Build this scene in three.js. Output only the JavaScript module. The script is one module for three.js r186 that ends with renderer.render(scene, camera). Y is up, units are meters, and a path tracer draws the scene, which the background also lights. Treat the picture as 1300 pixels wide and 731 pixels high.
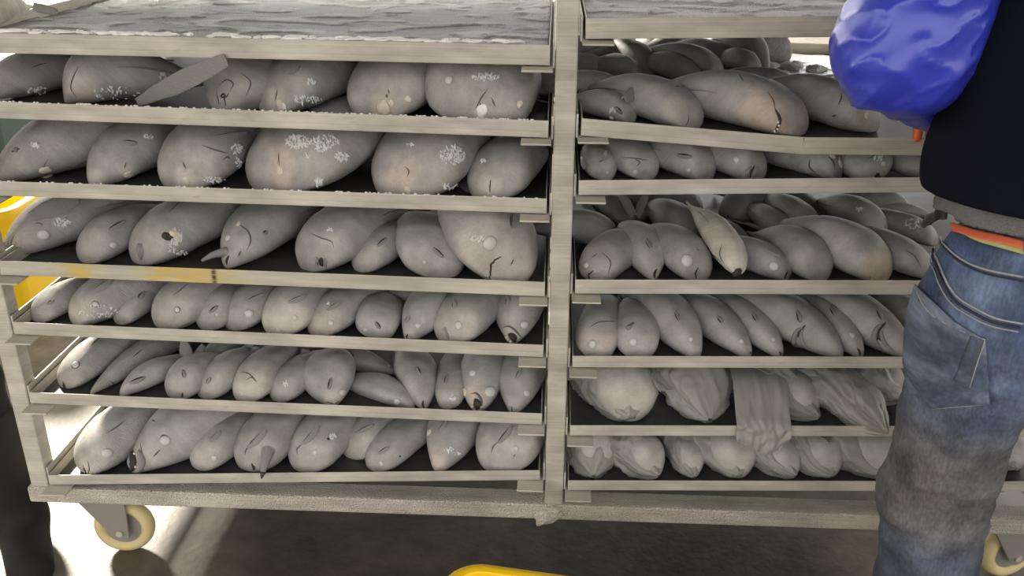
import * as THREE from 'three';
import { RoundedBoxGeometry } from 'three/addons/geometries/RoundedBoxGeometry.js';
import { mergeGeometries, mergeVertices, toCreasedNormals } from 'three/addons/utils/BufferGeometryUtils.js';
import { ImprovedNoise } from 'three/addons/math/ImprovedNoise.js';

// ---------------------------------------------------------------- camera, sky, sun, exposure
const IW = 1300, IH = 731, FPX = 1177.2;
const scene = new THREE.Scene();
const camera = new THREE.PerspectiveCamera(2 * Math.atan(IH / 2 / FPX) * 180 / Math.PI, IW / IH, 0.05, 200);
camera.position.set(-0.0226, 1.5, 1.692);
camera.rotation.set(-0.41297, 0.04308, 0.00668, 'YXZ');
camera.updateMatrixWorld(true);

const renderer = new THREE.WebGLRenderer({ antialias: true });
renderer.toneMapping = THREE.LinearToneMapping;
renderer.toneMappingExposure = 1.52;
renderer.shadowMap.enabled = true;
renderer.shadowMap.type = THREE.PCFSoftShadowMap;

const PN = new ImprovedNoise();
const SKY = { zenith: [0.80, 0.82, 0.86], horizon: [1.0, 0.975, 0.935], ground: [0.30, 0.28, 0.25], gain: 1.75 };
{ // hazy bright overcast sky: brightest at the horizon, evenly so all the way round
  const W = 256, H = 128, d = new Float32Array(W * H * 4);
  for (let j = 0; j < H; j++) for (let i = 0; i < W; i++) {
    const el = ((j + 0.5) / H - 0.5) * Math.PI, k = (j * W + i) * 4;
    let c;
    if (el > 0) { const t = Math.pow(Math.sin(el), 0.55); c = [0, 1, 2].map(n => (SKY.horizon[n] * (1 - t) + SKY.zenith[n] * t) * SKY.gain); }
    else c = SKY.ground.map(v => v * SKY.gain);
    d[k] = c[0]; d[k + 1] = c[1]; d[k + 2] = c[2]; d[k + 3] = 1;
  }
  const t = new THREE.DataTexture(d, W, H, THREE.RGBAFormat, THREE.FloatType);
  t.mapping = THREE.EquirectangularReflectionMapping; t.magFilter = t.minFilter = THREE.LinearFilter; t.needsUpdate = true;
  scene.background = t; scene.environment = t;
}
const sun = new THREE.DirectionalLight(new THREE.Color(1.0, 0.93, 0.80), 12.0);
sun.position.set(-8, 7.2, -10); sun.target.position.set(0, 0, 0);
sun.castShadow = true; sun.shadow.radius = 14; sun.shadow.mapSize.set(2048, 2048);
Object.assign(sun.shadow.camera, { left: -9, right: 9, top: 9, bottom: -9, near: 0.5, far: 40 });
scene.add(sun, sun.target);

// ---------------------------------------------------------------- helpers
const V = (x, y, z) => new THREE.Vector3(x, y, z);
const rngOf = s => { let a = s >>> 0; return () => { a = (a + 0x6D2B79F5) >>> 0; let t = a; t = Math.imul(t ^ (t >>> 15), t | 1); t ^= t + Math.imul(t ^ (t >>> 7), t | 61); return ((t ^ (t >>> 14)) >>> 0) / 4294967296; }; };
const noise = (x, y, z) => PN.noise(x, y, z);
const fbm = (x, y, z, n = 4) => { let s = 0, a = 0.5; for (let i = 0; i < n; i++) { s += a * PN.noise(x, y, z); x *= 2.03; y *= 2.03; z *= 2.03; a *= 0.5; } return s; };
const clamp = (v, a, b) => Math.min(b, Math.max(a, v));
const sstep = (a, b, v) => { const t = clamp((v - a) / (b - a), 0, 1); return t * t * (3 - 2 * t); };
const lerp = (a, b, t) => a + (b - a) * t;

// the ray through a point of the picture, met with a plane of the place
const rayDir = (px, py) => V((px - IW / 2) / FPX, -(py - IH / 2) / FPX, -1).applyEuler(camera.rotation);
const onY = (px, py, y) => { const d = rayDir(px, py), t = (y - camera.position.y) / d.y; return camera.position.clone().addScaledVector(d, t); };
const onZ = (px, py, z) => { const d = rayDir(px, py), t = (z - camera.position.z) / d.z; return camera.position.clone().addScaledVector(d, t); };
const camFwd = V(0, 0, -1).applyEuler(camera.rotation);
const metres = (px, p) => px / FPX * p.clone().sub(camera.position).dot(camFwd);

const counts = {};
function numbered(n) { const c = counts[n] || 0; counts[n] = c + 1; return c ? n + '_' + String(c).padStart(3, '0') : n; }
function shadows(o) { o.traverse(m => { if (m.isMesh) { m.castShadow = true; m.receiveShadow = true; } }); return o; }
function mesh(name, g, m, parent, label) {
  const o = new THREE.Mesh(Array.isArray(g) ? mergeGeometries(g.map(q => q.index ? q.toNonIndexed() : q)) : g, m);
  o.name = name; o.castShadow = o.receiveShadow = true;
  if (label) o.userData.label = label;
  parent.add(o); return o;
}
function thing(name, label, category, pos = V(0, 0, 0), group) {
  const o = new THREE.Group(); o.name = numbered(name); o.position.copy(pos);
  o.userData = { label, category }; if (group) o.userData.group = group;
  scene.add(o); return o;
}
function struct(name, g, m) { const o = mesh(name, g, m, scene); o.userData.kind = 'structure'; return o; }
function planarUV(g, s = 1) { // uv in metres on the dominant plane of each face
  g = g.index ? g.toNonIndexed() : g; g.computeVertexNormals();
  const p = g.attributes.position, n = g.attributes.normal, uv = new Float32Array(p.count * 2);
  for (let i = 0; i < p.count; i += 3) {
    const a = V().fromBufferAttribute(p, i), b = V().fromBufferAttribute(p, i + 1), c = V().fromBufferAttribute(p, i + 2);
    const f = b.clone().sub(a).cross(c.clone().sub(a)); const ax = Math.abs(f.x), ay = Math.abs(f.y), az = Math.abs(f.z);
    for (let k = 0; k < 3; k++) { const x = p.getX(i + k), y = p.getY(i + k), z = p.getZ(i + k);
      const q = ax > ay && ax > az ? [z, y] : ay > az ? [x, z] : [x, y]; uv[(i + k) * 2] = q[0] * s; uv[(i + k) * 2 + 1] = q[1] * s; }
  }
  g.setAttribute('uv', new THREE.BufferAttribute(uv, 2)); return g;
}
const box = (x0, x1, y0, y1, z0, z1, r = 0.0015) => { const w = x1 - x0, h = y1 - y0, d = z1 - z0;
  const g = new RoundedBoxGeometry(w, h, d, 1, Math.min(r, w * 0.45, h * 0.45, d * 0.45)); g.translate((x0 + x1) / 2, (y0 + y1) / 2, (z0 + z1) / 2); return planarUV(g); };
function tex(w, h, f, srgb = true, rep = 1) { // f(u, v) -> [r, g, b] 0..1
  const d = new Uint8Array(w * h * 4);
  for (let j = 0; j < h; j++) for (let i = 0; i < w; i++) { const c = f(i / w, j / h), k = (j * w + i) * 4; for (let n = 0; n < 3; n++) d[k + n] = clamp(c[n] * 255, 0, 255); d[k + 3] = 255; }
  const t = new THREE.DataTexture(d, w, h); t.wrapS = t.wrapT = THREE.RepeatWrapping; t.magFilter = THREE.LinearFilter; t.minFilter = THREE.LinearMipmapLinearFilter; t.generateMipmaps = true;
  if (srgb) t.colorSpace = THREE.SRGBColorSpace; t.repeat.set(rep, rep); t.needsUpdate = true; return t;
}
// noise that repeats with period 1 in u and v
const hash2 = (i, j, k) => { let h = Math.imul(i, 374761393) ^ Math.imul(j, 668265263) ^ Math.imul(k, 1274126177); h = Math.imul(h ^ (h >>> 13), 1274126177); return ((h ^ (h >>> 16)) >>> 0) / 4294967296 * Math.PI * 2; };
const tn = (u, v, s, seed = 0) => { s = Math.max(1, Math.round(s)); const x = u * s, y = v * s, i = Math.floor(x), j = Math.floor(y), fx = x - i, fy = y - j, k = Math.round(seed * 10), w = n => ((n % s) + s) % s; const q = (a, b) => { const h = hash2(w(i + a), w(j + b), k); return Math.cos(h) * (fx - a) + Math.sin(h) * (fy - b); }; const sx = fx * fx * fx * (fx * (fx * 6 - 15) + 10), sy = fy * fy * fy * (fy * (fy * 6 - 15) + 10); return lerp(lerp(q(0, 0), q(1, 0), sx), lerp(q(0, 1), q(1, 1), sx), sy) * 1.4; };
const tfbm = (u, v, s, seed = 0, n = 4) => { let q = 0, a = 0.5; for (let i = 0; i < n; i++) { q += a * tn(u, v, s, seed + i * 7.1); s *= 2; a *= 0.55; } return q; };
function tube(pts, r0, r1 = r0, seg = 6, n) { // round bar through points, radius r0 to r1
  const c = new THREE.CatmullRomCurve3(pts), N = n || Math.max(6, pts.length * 4), g = new THREE.TubeGeometry(c, N, 1, seg, false), p = g.attributes.position;
  for (let i = 0; i <= N; i++) { const q = c.getPointAt(i / N), r = typeof r0 === 'function' ? r0(i / N) : lerp(r0, r1, i / N);
    for (let j = 0; j <= seg; j++) { const k = i * (seg + 1) + j; p.setXYZ(k, q.x + (p.getX(k) - q.x) * r, q.y + (p.getY(k) - q.y) * r, q.z + (p.getZ(k) - q.z) * r); } }
  g.computeVertexNormals(); return g;
}
function gridGeo(nu, nv, f, closedU = false) { // surface from f(u, v) -> Vector3
  const pos = [], uv = [], idx = [];
  for (let j = 0; j <= nv; j++) for (let i = 0; i <= nu; i++) { const q = f(i / nu, j / nv); pos.push(q.x, q.y, q.z); uv.push(q.u ?? i / nu, q.v ?? j / nv); }
  for (let j = 0; j < nv; j++) for (let i = 0; i < nu; i++) { const a = j * (nu + 1) + i, b = a + 1, c = a + nu + 1, d = c + 1; idx.push(a, b, d, a, d, c); }
  const g = new THREE.BufferGeometry(); g.setAttribute('position', new THREE.Float32BufferAttribute(pos, 3)); g.setAttribute('uv', new THREE.Float32BufferAttribute(uv, 2)); g.setIndex(idx); g.computeVertexNormals(); return g;
}
function slabGeo(nu, nv, f, thick) { // a sheet with thickness: two faces of f(u, v) and its four edges
  const a = gridGeo(nu, nv, f), n = a.attributes.normal, p = a.attributes.position, np = p.count, pos = Array.from(p.array), uv = Array.from(a.attributes.uv.array), idx = Array.from(a.index.array);
  for (let i = 0; i < np; i++) { pos.push(p.getX(i) - n.getX(i) * thick, p.getY(i) - n.getY(i) * thick, p.getZ(i) - n.getZ(i) * thick); uv.push(uv[i * 2], uv[i * 2 + 1]); }
  const base = idx.length; for (let i = 0; i < base; i += 3) idx.push(idx[i] + np, idx[i + 2] + np, idx[i + 1] + np);
  const q = (i, j) => j * (nu + 1) + i, edge = (x, y) => idx.push(x, x + np, y + np, x, y + np, y);
  for (let i = 0; i < nu; i++) { edge(q(i, 0), q(i + 1, 0)); edge(q(i + 1, nv), q(i, nv)); }
  for (let j = 0; j < nv; j++) { edge(q(0, j + 1), q(0, j)); edge(q(nu, j), q(nu, j + 1)); }
  const g = new THREE.BufferGeometry(); g.setAttribute('position', new THREE.Float32BufferAttribute(pos, 3)); g.setAttribute('uv', new THREE.Float32BufferAttribute(uv, 2)); g.setIndex(idx); g.computeVertexNormals(); return g;
}

// ---------------------------------------------------------------- materials
const C = (r, g, b) => new THREE.Color().setRGB(r, g, b);
const texFrost = tex(512, 512, (u, v) => { const a = tfbm(u, v, 6, 1, 5), b = tfbm(u, v, 60, 4, 3), q = 0.9 + a * 0.13 + b * 0.07; return [q, q * 0.995, q * 0.985]; }, true);
const bumpFrost = tex(512, 512, (u, v) => { const b = tfbm(u, v, 90, 2, 3), s = Math.max(0, tn(u, v, 150, 9)), q = 0.5 + b * 0.45 + s * 0.3; return [q, q, q]; }, false);
const texMetal = tex(1024, 256, (u, v) => { const a = tfbm(u, v, 5, 3, 5), s = tn(0.3, v, 60, 2) * 0.05, d = sstep(0.30, 0.42, tfbm(u, v, 12, 22, 4)); const q = 0.9 + a * 0.2 + s; return [q * (1 - d * 0.03), q * (1 - d * 0.04), q * (1 - d * 0.07)]; });
const texStain = tex(1024, 128, (u, v) => { // lip with rusty yellow stains
  const a = tfbm(u, v, 5, 3, 5), q = 0.9 + a * 0.2; const blot = (c, w) => Math.exp(-Math.pow((u - c) / w, 2));
  const st = clamp((blot(0.145, 0.028) + 0.9 * blot(0.36, 0.07) + 0.5 * blot(0.30, 0.03)) * (0.75 + tfbm(u, v, 30, 8, 4) * 1.6), 0, 1) * 0.9, d = clamp(blot(0.397, 0.004) * 1.1 * (0.6 + tn(u, v, 40, 3)), 0, 1);
  return [lerp(q, 1.0, st) * (1 - d * 0.7), lerp(q, 0.86, st) * (1 - d * 0.75), lerp(q * 0.99, 0.46, st) * (1 - d * 0.8)]; });
const bumpIce = tex(512, 512, (u, v) => { const a = tfbm(u, v, 40, 5, 4), s = Math.pow(Math.max(0, tn(u, v, 70, 13)), 1) * 0.9, q = 0.4 + a * 0.5 + s; return [q, q, q]; }, false);
const texFloor = tex(1024, 1024, (u, v) => { const a = tfbm(u, v, 4, 6, 6), b = tfbm(u, v, 40, 16, 4), st = sstep(0.05, 0.35, tfbm(u, v, 9, 41, 4)); const q = 0.60 + a * 0.34 + b * 0.14 - st * 0.06; return [q, q * 0.965, q * 0.89]; }, true);
const bumpFloor = tex(512, 512, (u, v) => { const q = 0.5 + tfbm(u, v, 40, 3, 5) * 0.6; return [q, q, q]; }, false);
const texDenim = tex(512, 512, (u, v) => { const w = Math.sin((u * 160 + v * 160) * Math.PI * 2) * 0.04, n = tfbm(u, v * 0.5, 60, 3, 3) * 0.22, f = tfbm(u, v, 6, 5, 4) * 0.34; const q = 0.82 + w + n + f; return [q, q, q]; });
const bumpDenim = tex(512, 512, (u, v) => { const q = 0.5 + Math.sin((u * 160 + v * 160) * Math.PI * 2) * 0.2 + tfbm(u, v, 40, 4, 3) * 0.3; return [q, q, q]; }, false);
texFrost.repeat.set(5, 5); bumpFrost.repeat.set(6, 6);
for (const t of [texMetal]) t.repeat.set(1.4, 5);
texStain.repeat.set(1 / 1.1, 10); bumpIce.repeat.set(5, 5); texFloor.repeat.set(0.45, 0.45); bumpFloor.repeat.set(1.2, 1.2);

const M = {};
M.fish = new THREE.MeshStandardMaterial({ color: 0xffffff, vertexColors: true, map: texFrost, roughness: 0.54, bumpMap: bumpFrost, bumpScale: 0.0005 });
M.frosty = new THREE.MeshStandardMaterial({ color: 0xffffff, vertexColors: true, map: texFrost, roughness: 0.75, bumpMap: bumpFrost, bumpScale: 0.002 });
M.fin = new THREE.MeshStandardMaterial({ color: C(0.37, 0.352, 0.333), map: texFrost, roughness: 0.7, bumpMap: bumpFrost, bumpScale: 0.001 });
M.eye = new THREE.MeshStandardMaterial({ color: C(0.50, 0.475, 0.435), roughness: 0.45 });
M.eyeDark = new THREE.MeshStandardMaterial({ color: C(0.16, 0.15, 0.14), roughness: 0.5 });
M.mouth = new THREE.MeshStandardMaterial({ color: C(0.035, 0.025, 0.02), roughness: 0.8 });
M.crease = new THREE.MeshStandardMaterial({ color: C(0.10, 0.094, 0.088), roughness: 0.8 });
M.scab = new THREE.MeshStandardMaterial({ color: C(0.62, 0.55, 0.42), roughness: 0.55 });
M.lip = new THREE.MeshStandardMaterial({ color: C(0.50, 0.46, 0.41), roughness: 0.6, map: texFrost });
M.tooth = new THREE.MeshStandardMaterial({ color: C(0.62, 0.57, 0.48), roughness: 0.4 });
M.crystal = new THREE.MeshStandardMaterial({ color: C(0.66, 0.65, 0.62), roughness: 0.5 });
M.flake = new THREE.MeshStandardMaterial({ color: C(0.80, 0.78, 0.74), roughness: 0.6 });
M.metal = new THREE.MeshStandardMaterial({ color: C(0.56, 0.52, 0.425), map: texMetal, metalness: 0.08, roughness: 0.5 });
M.stained = new THREE.MeshStandardMaterial({ color: C(0.56, 0.52, 0.425), map: texStain, metalness: 0.1, roughness: 0.55 });
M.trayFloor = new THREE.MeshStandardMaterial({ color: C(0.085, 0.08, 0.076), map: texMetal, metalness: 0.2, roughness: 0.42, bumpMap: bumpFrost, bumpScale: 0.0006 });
M.iced = new THREE.MeshStandardMaterial({ color: C(0.62, 0.57, 0.46), map: texMetal, roughness: 0.62, metalness: 0.05, bumpMap: bumpIce, bumpScale: 0.004 });
M.floor = new THREE.MeshStandardMaterial({ vertexColors: true, color: C(0.37, 0.335, 0.28), map: texFloor, roughness: 0.6, bumpMap: bumpFloor, bumpScale: 0.0012 });
M.wheel = new THREE.MeshStandardMaterial({ color: C(0.62, 0.49, 0.24), roughness: 0.5 });
M.steel = new THREE.MeshStandardMaterial({ color: C(0.36, 0.34, 0.30), metalness: 0.6, roughness: 0.45 });
M.yellow = new THREE.MeshStandardMaterial({ color: C(0.88, 0.55, 0.005), roughness: 0.38 });
M.green = new THREE.MeshStandardMaterial({ color: C(0.035, 0.075, 0.05), roughness: 0.6 });
M.brown = new THREE.MeshStandardMaterial({ color: C(0.13, 0.105, 0.085), roughness: 0.8 });
M.concrete = new THREE.MeshStandardMaterial({ color: C(0.45, 0.43, 0.40), roughness: 0.9 });
M.film = new THREE.MeshPhysicalMaterial({ color: C(0.58, 0.55, 0.50), transmission: 0.6, thickness: 0, roughness: 0.38, ior: 1.4, side: THREE.DoubleSide });
M.denim = new THREE.MeshStandardMaterial({ color: 0xffffff, vertexColors: true, map: texDenim, roughness: 0.85, bumpMap: bumpDenim, bumpScale: 0.0012 });
texDenim.repeat.set(3, 3); bumpDenim.repeat.set(3, 3);
M.thread = new THREE.MeshStandardMaterial({ color: C(0.30, 0.30, 0.29), roughness: 0.8 });
M.seam = new THREE.MeshStandardMaterial({ color: C(0.025, 0.03, 0.045), roughness: 0.9 });
M.shirt = new THREE.MeshPhysicalMaterial({ specularIntensity: 0.25, color: C(0.005, 0.0055, 0.011), roughness: 0.95 });
M.hem = new THREE.MeshStandardMaterial({ color: C(0.15, 0.145, 0.135), roughness: 0.95, bumpMap: bumpFrost, bumpScale: 0.004 });
M.waist = new THREE.MeshStandardMaterial({ color: C(0.62, 0.13, 0.05), roughness: 0.9 });
M.waistGreen = new THREE.MeshStandardMaterial({ color: C(0.36, 0.36, 0.14), roughness: 0.9 });
M.sleeve = new THREE.MeshPhysicalMaterial({ color: C(0.03, 0.045, 0.44), roughness: 0.28, clearcoat: 0.4, clearcoatRoughness: 0.25 });
M.glove = new THREE.MeshStandardMaterial({ color: C(0.62, 0.12, 0.03), roughness: 0.55 });
M.skin = new THREE.MeshStandardMaterial({ color: C(0.42, 0.24, 0.16), roughness: 0.55 });
M.hair = new THREE.MeshStandardMaterial({ color: C(0.015, 0.013, 0.012), roughness: 0.6 });
M.boot = new THREE.MeshPhysicalMaterial({ specularIntensity: 0.25, color: C(0.020, 0.018, 0.017), roughness: 0.75 });
M.trouser = new THREE.MeshPhysicalMaterial({ specularIntensity: 0.25, color: C(0.016, 0.016, 0.018), roughness: 0.85 });

// ---------------------------------------------------------------- the setting
struct('floor_slab', box(-14, 14, -0.3, -0.002, -14, 8), M.concrete);
{ // pale concrete, with the shade under and before the rack painted in
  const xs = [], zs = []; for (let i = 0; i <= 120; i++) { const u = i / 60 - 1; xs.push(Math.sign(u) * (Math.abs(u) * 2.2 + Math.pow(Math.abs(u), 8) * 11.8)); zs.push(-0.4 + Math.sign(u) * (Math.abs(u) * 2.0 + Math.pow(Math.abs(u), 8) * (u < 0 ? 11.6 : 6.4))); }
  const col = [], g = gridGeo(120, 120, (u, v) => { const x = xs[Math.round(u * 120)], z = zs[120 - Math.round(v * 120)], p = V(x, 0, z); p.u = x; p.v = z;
    const n = 0.35 * fbm(x * 1.6, z * 1.6, 3, 5), dx = Math.max(-0.78 - x, x - 0.72) , dz = Math.max(-1.0 - z, z - 1.6), d = Math.max(dx, dz) + n, paintedShade = sstep(0.16, -0.16, d), k = lerp(1, 0.47 + 0.18 * fbm(x * 5, z * 5, 8, 4), paintedShade); col.push(k, k * lerp(1, 0.95, paintedShade), k * lerp(1, 0.9, paintedShade)); return p; });
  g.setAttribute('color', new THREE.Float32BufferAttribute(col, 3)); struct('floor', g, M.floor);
}
struct('added_roof', box(-4.1, 6, 3.0, 3.2, -3.35, 2.9, 0.02), M.concrete);  // unseen roof, added; its edges decide where the sun falls
for (const [x, z] of [[5.6, -3.1], [5.6, 2.6], [-3.9, 2.6]]) struct(numbered('trim'), box(x - 0.12, x + 0.12, 0, 3.0, z - 0.12, z + 0.12, 0.01), M.concrete);

// ---------------------------------------------------------------- the rack
const SH = {
  L0: { x0: -1.13, x1: -0.03, top: [[0, 42], [690, 57]], h: 0.036 },
  L1: { x0: -1.13, x1: -0.03, top: [[0, 129], [690, 153]], h: 0.032 },
  L2: { x0: -1.13, x1: -0.03, top: [[0, 230], [690, 252]], h: 0.030 },
  L3: { x0: -1.13, x1: -0.03, top: [[0, 331], [690, 358]], h: 0.031 },
  L4: { x0: -1.13, x1: -0.03, top: [[20, 409], [690, 438]], h: 0.028 },
  L5: { x0: -1.13, x1: -0.03, top: [[35, 498], [688, 525]], h: 0.027 },
  L6: { x0: -1.13, x1: -0.03, top: [[100, 603], [687, 597]], h: 0.025 },
  R0: { x0: 0.032, x1: 1.132, top: [[743, 23], [1080, 20]], h: 0.036 },
  R1: { x0: 0.03, x1: 1.13, top: [[735, 150], [1180, 166]], h: 0.032 },
  R2: { x0: 0.03, x1: 1.13, top: [[733, 229], [1180, 225]], h: 0.029 },
  R3: { x0: 0.03, x1: 1.13, top: [[730, 355], [1160, 356]], h: 0.030 },
  R4: { x0: 0.03, x1: 1.13, top: [[733, 452], [1145, 453]], h: 0.026 },
  R5: { x0: 0.03, x1: 1.13, top: [[728, 540], [1148, 541]], h: 0.025 },
  R6: { x0: 0.03, x1: 1.13, top: [[720, 610], [1137, 611]], h: 0.025 },
};
const ORD = ['', 'first', 'second', 'third', 'fourth', 'fifth', 'sixth', 'seventh', 'eighth', 'ninth', 'tenth', 'eleventh', 'twelfth', 'thirteenth', 'fourteenth', 'fifteenth', 'sixteenth'];
const trayName = k => { const n = +k[1], s = k[0] === 'L' ? 'left' : 'right'; return n === 0 ? `top ${s} tray` : n === 6 ? `bottom ${s} tray` : `${ORD[n + 1]} ${s} tray down`; };
const DEPTH = 1.0;
for (const k in SH) { // heights of both ends of the front lip, read where the lip stands
  const s = SH[k], a = onZ(...s.top[0], 0.01), b = onZ(...s.top[1], 0.01), m = (b.y - a.y) / (b.x - a.x);
  s.slope = m; s.yAt = x => a.y + m * (x - a.x) - s.h; // height of the underside at x
  s.floorAt = x => s.yAt(x) + 0.003;
}
{
  const t = thing('tray_rack', 'pale welded metal trolley rack in two bays holding the fish trays', 'rack');
  const ring = (x, z) => box(x - 0.02, x + 0.02, 0.2, 1.62, z - 0.04, z, 0.003);
  for (const x of [-1.162, 0, 1.162]) { mesh('post', ring(x, 0), M.metal, t); mesh('post', ring(x, -DEPTH - 0.02), M.metal, t); }
  mesh('front_beam', box(-1.19, 1.19, 0.2, 0.24, -0.05, 0.006, 0.004), M.iced, t);
  mesh('back_beam', box(-1.19, 1.19, 0.2, 0.24, -DEPTH - 0.06, -DEPTH - 0.01, 0.004), M.iced, t);
  for (const x of [-1.162, 0, 1.162]) mesh('side_beam', box(x - 0.02, x + 0.02, 0.2, 0.24, -DEPTH - 0.01, -0.05, 0.003), M.iced, t);
  for (const k in SH) { const s = SH[k]; // angle rails under both ends of each tray
    for (const [x, sg] of [[s.x0, 1], [s.x1, -1]]) {
      const y = s.yAt(x + sg * 0.02) - 0.0025, f = 0.045, pl = box(Math.min(x - sg * 0.006, x + sg * 0.05), Math.max(x - sg * 0.006, x + sg * 0.05), y - 0.004, y, -DEPTH - 0.02, f, 0.001);
      const up = box(Math.min(x - sg * 0.009, x - sg * 0.005), Math.max(x - sg * 0.009, x - sg * 0.005), y - 0.004, y + 0.04, -DEPTH - 0.02, 0.0, 0.001);
      mesh('rail', [pl, up], M.metal, t);
    } }
  // lump of ice frozen on the foot of the middle post
  { const g = new THREE.IcosahedronGeometry(0.022, 3), p = g.attributes.position; for (let i = 0; i < p.count; i++) { const x = p.getX(i), y = p.getY(i), z = p.getZ(i), n = 1 + 0.5 * noise(x * 60, y * 60, z * 60); p.setXYZ(i, x * n * 1.25 - 0.008 + y * 0.4, y * n * 0.95 - (x < -0.005 ? 0.008 : 0), z * n * 0.4); } g.computeVertexNormals(); g.translate(-0.004, 0.215, 0.01); mesh('ice_lump', planarUV(g), M.iced, t); }
  // casters
  for (const [x, z, a] of [[-1.062, -0.085, 0.06], [1.04, -0.1, 0.3], [-1.055, -0.9, 0.2], [1.04, -0.9, -0.3]]) {
    const c = new THREE.Group(); c.name = 'caster'; t.add(c); c.position.set(x, 0, z); c.rotation.y = a;
    const R = 0.072, tread = new THREE.TorusGeometry(R - 0.016, 0.016, 14, 40); tread.scale(1, 1, 1.25); tread.translate(0.03, R, 0);
    mesh('wheel', tread, M.wheel, c);
    const hub = new THREE.CylinderGeometry(R - 0.018, R - 0.018, 0.024, 30); hub.rotateX(Math.PI / 2); hub.translate(0.03, R, 0); mesh('hub', hub, M.steel, c);
    const sh = new THREE.Shape(); sh.moveTo(-0.055, 0.19); sh.lineTo(0.055, 0.19); sh.lineTo(0.05, R - 0.012); sh.quadraticCurveTo(0.03, R - 0.03, 0.012, R - 0.008); sh.lineTo(-0.055, 0.165); sh.closePath();
    for (const q of [-0.032, 0.028]) { const e = new THREE.ExtrudeGeometry(sh, { depth: 0.004, bevelEnabled: true, bevelSize: 0.001, bevelThickness: 0.001, bevelSegments: 1 }); e.translate(0, 0, q); mesh('fork', e, M.steel, c); }
    const pl = box(-0.07, 0.07, 0.186, 0.199, -0.05, 0.05, 0.002); mesh('plate', pl, M.steel, c);
    const bolt = new THREE.CylinderGeometry(0.009, 0.009, 0.076, 6); bolt.rotateX(Math.PI / 2); bolt.translate(0.03, R, 0); mesh('bolt', bolt, M.metal, c);
  }
}
function lipBox(x0, x1, y0, y1, z0, z1) { return box(x0, x1, y0, y1, z0, z1, 0.0009); }
for (const k in SH) { // ---- trays
  const s = SH[k], w = s.x1 - s.x0, h = s.h, side = k[0] === 'L' ? 'left' : 'right', n = +k[1];
  const look = { L0: 'shallow metal tray crusted with ice, highest in the left bay', R0: 'shallow metal tray of grey ice, highest in the right bay', R1: 'fish tray with a buckled front lip, second right tray down', L3: 'fish tray with yellow rust stains on its lip, fourth left tray down',
    R5: 'shallow tray of bagged fish with plastic hanging over its lip', R6: 'lowest right tray of bagged fish above the beam', L6: 'lowest left tray of fish resting just above the beam' }[k] || `shallow pale metal tray of frozen fish, ${trayName(k)}`;
  const t = thing('fish_tray', look, 'tray', V(s.x0, s.yAt(s.x0), 0.01));
  t.rotation.z = Math.atan(s.slope);
  const lm = k === 'L3' ? M.stained : M.metal;
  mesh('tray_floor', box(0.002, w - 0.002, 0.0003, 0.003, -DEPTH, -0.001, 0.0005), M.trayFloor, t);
  if (k === 'R1') { // the front lip is bent down and kinked where the picture shows it
    const kx = 0.405, dy = -0.026 + 0.0 + 0.0;
    const mk = (xa, xb, ya, yb) => { const g = lipBox(0, Math.hypot(xb - xa, yb - ya), 0, h, -0.003, 0); g.rotateZ(Math.atan2(yb - ya, xb - xa)); g.translate(xa, ya, 0.001); return g; };
    const yk = onZ(1020, 174, 0.01).y - h - s.yAt(s.x0 + kx) ;
    mesh('front_lip', mk(0, kx + 0.001, 0, yk), lm, t); mesh('front_lip', mk(kx, w, yk, 0.0), lm, t);
  } else mesh('front_lip', lipBox(0, w, 0, h, -0.0025, 0), lm, t);
  mesh('back_lip', lipBox(0, w, 0, h, -DEPTH, -DEPTH + 0.0025), lm, t);
  mesh('side_lip', lipBox(0, 0.0025, 0, h, -DEPTH, -0.002), lm, t); mesh('side_lip', lipBox(w - 0.0025, w, 0, h, -DEPTH, -0.002), lm, t);
  s.group = t;
}

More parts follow.
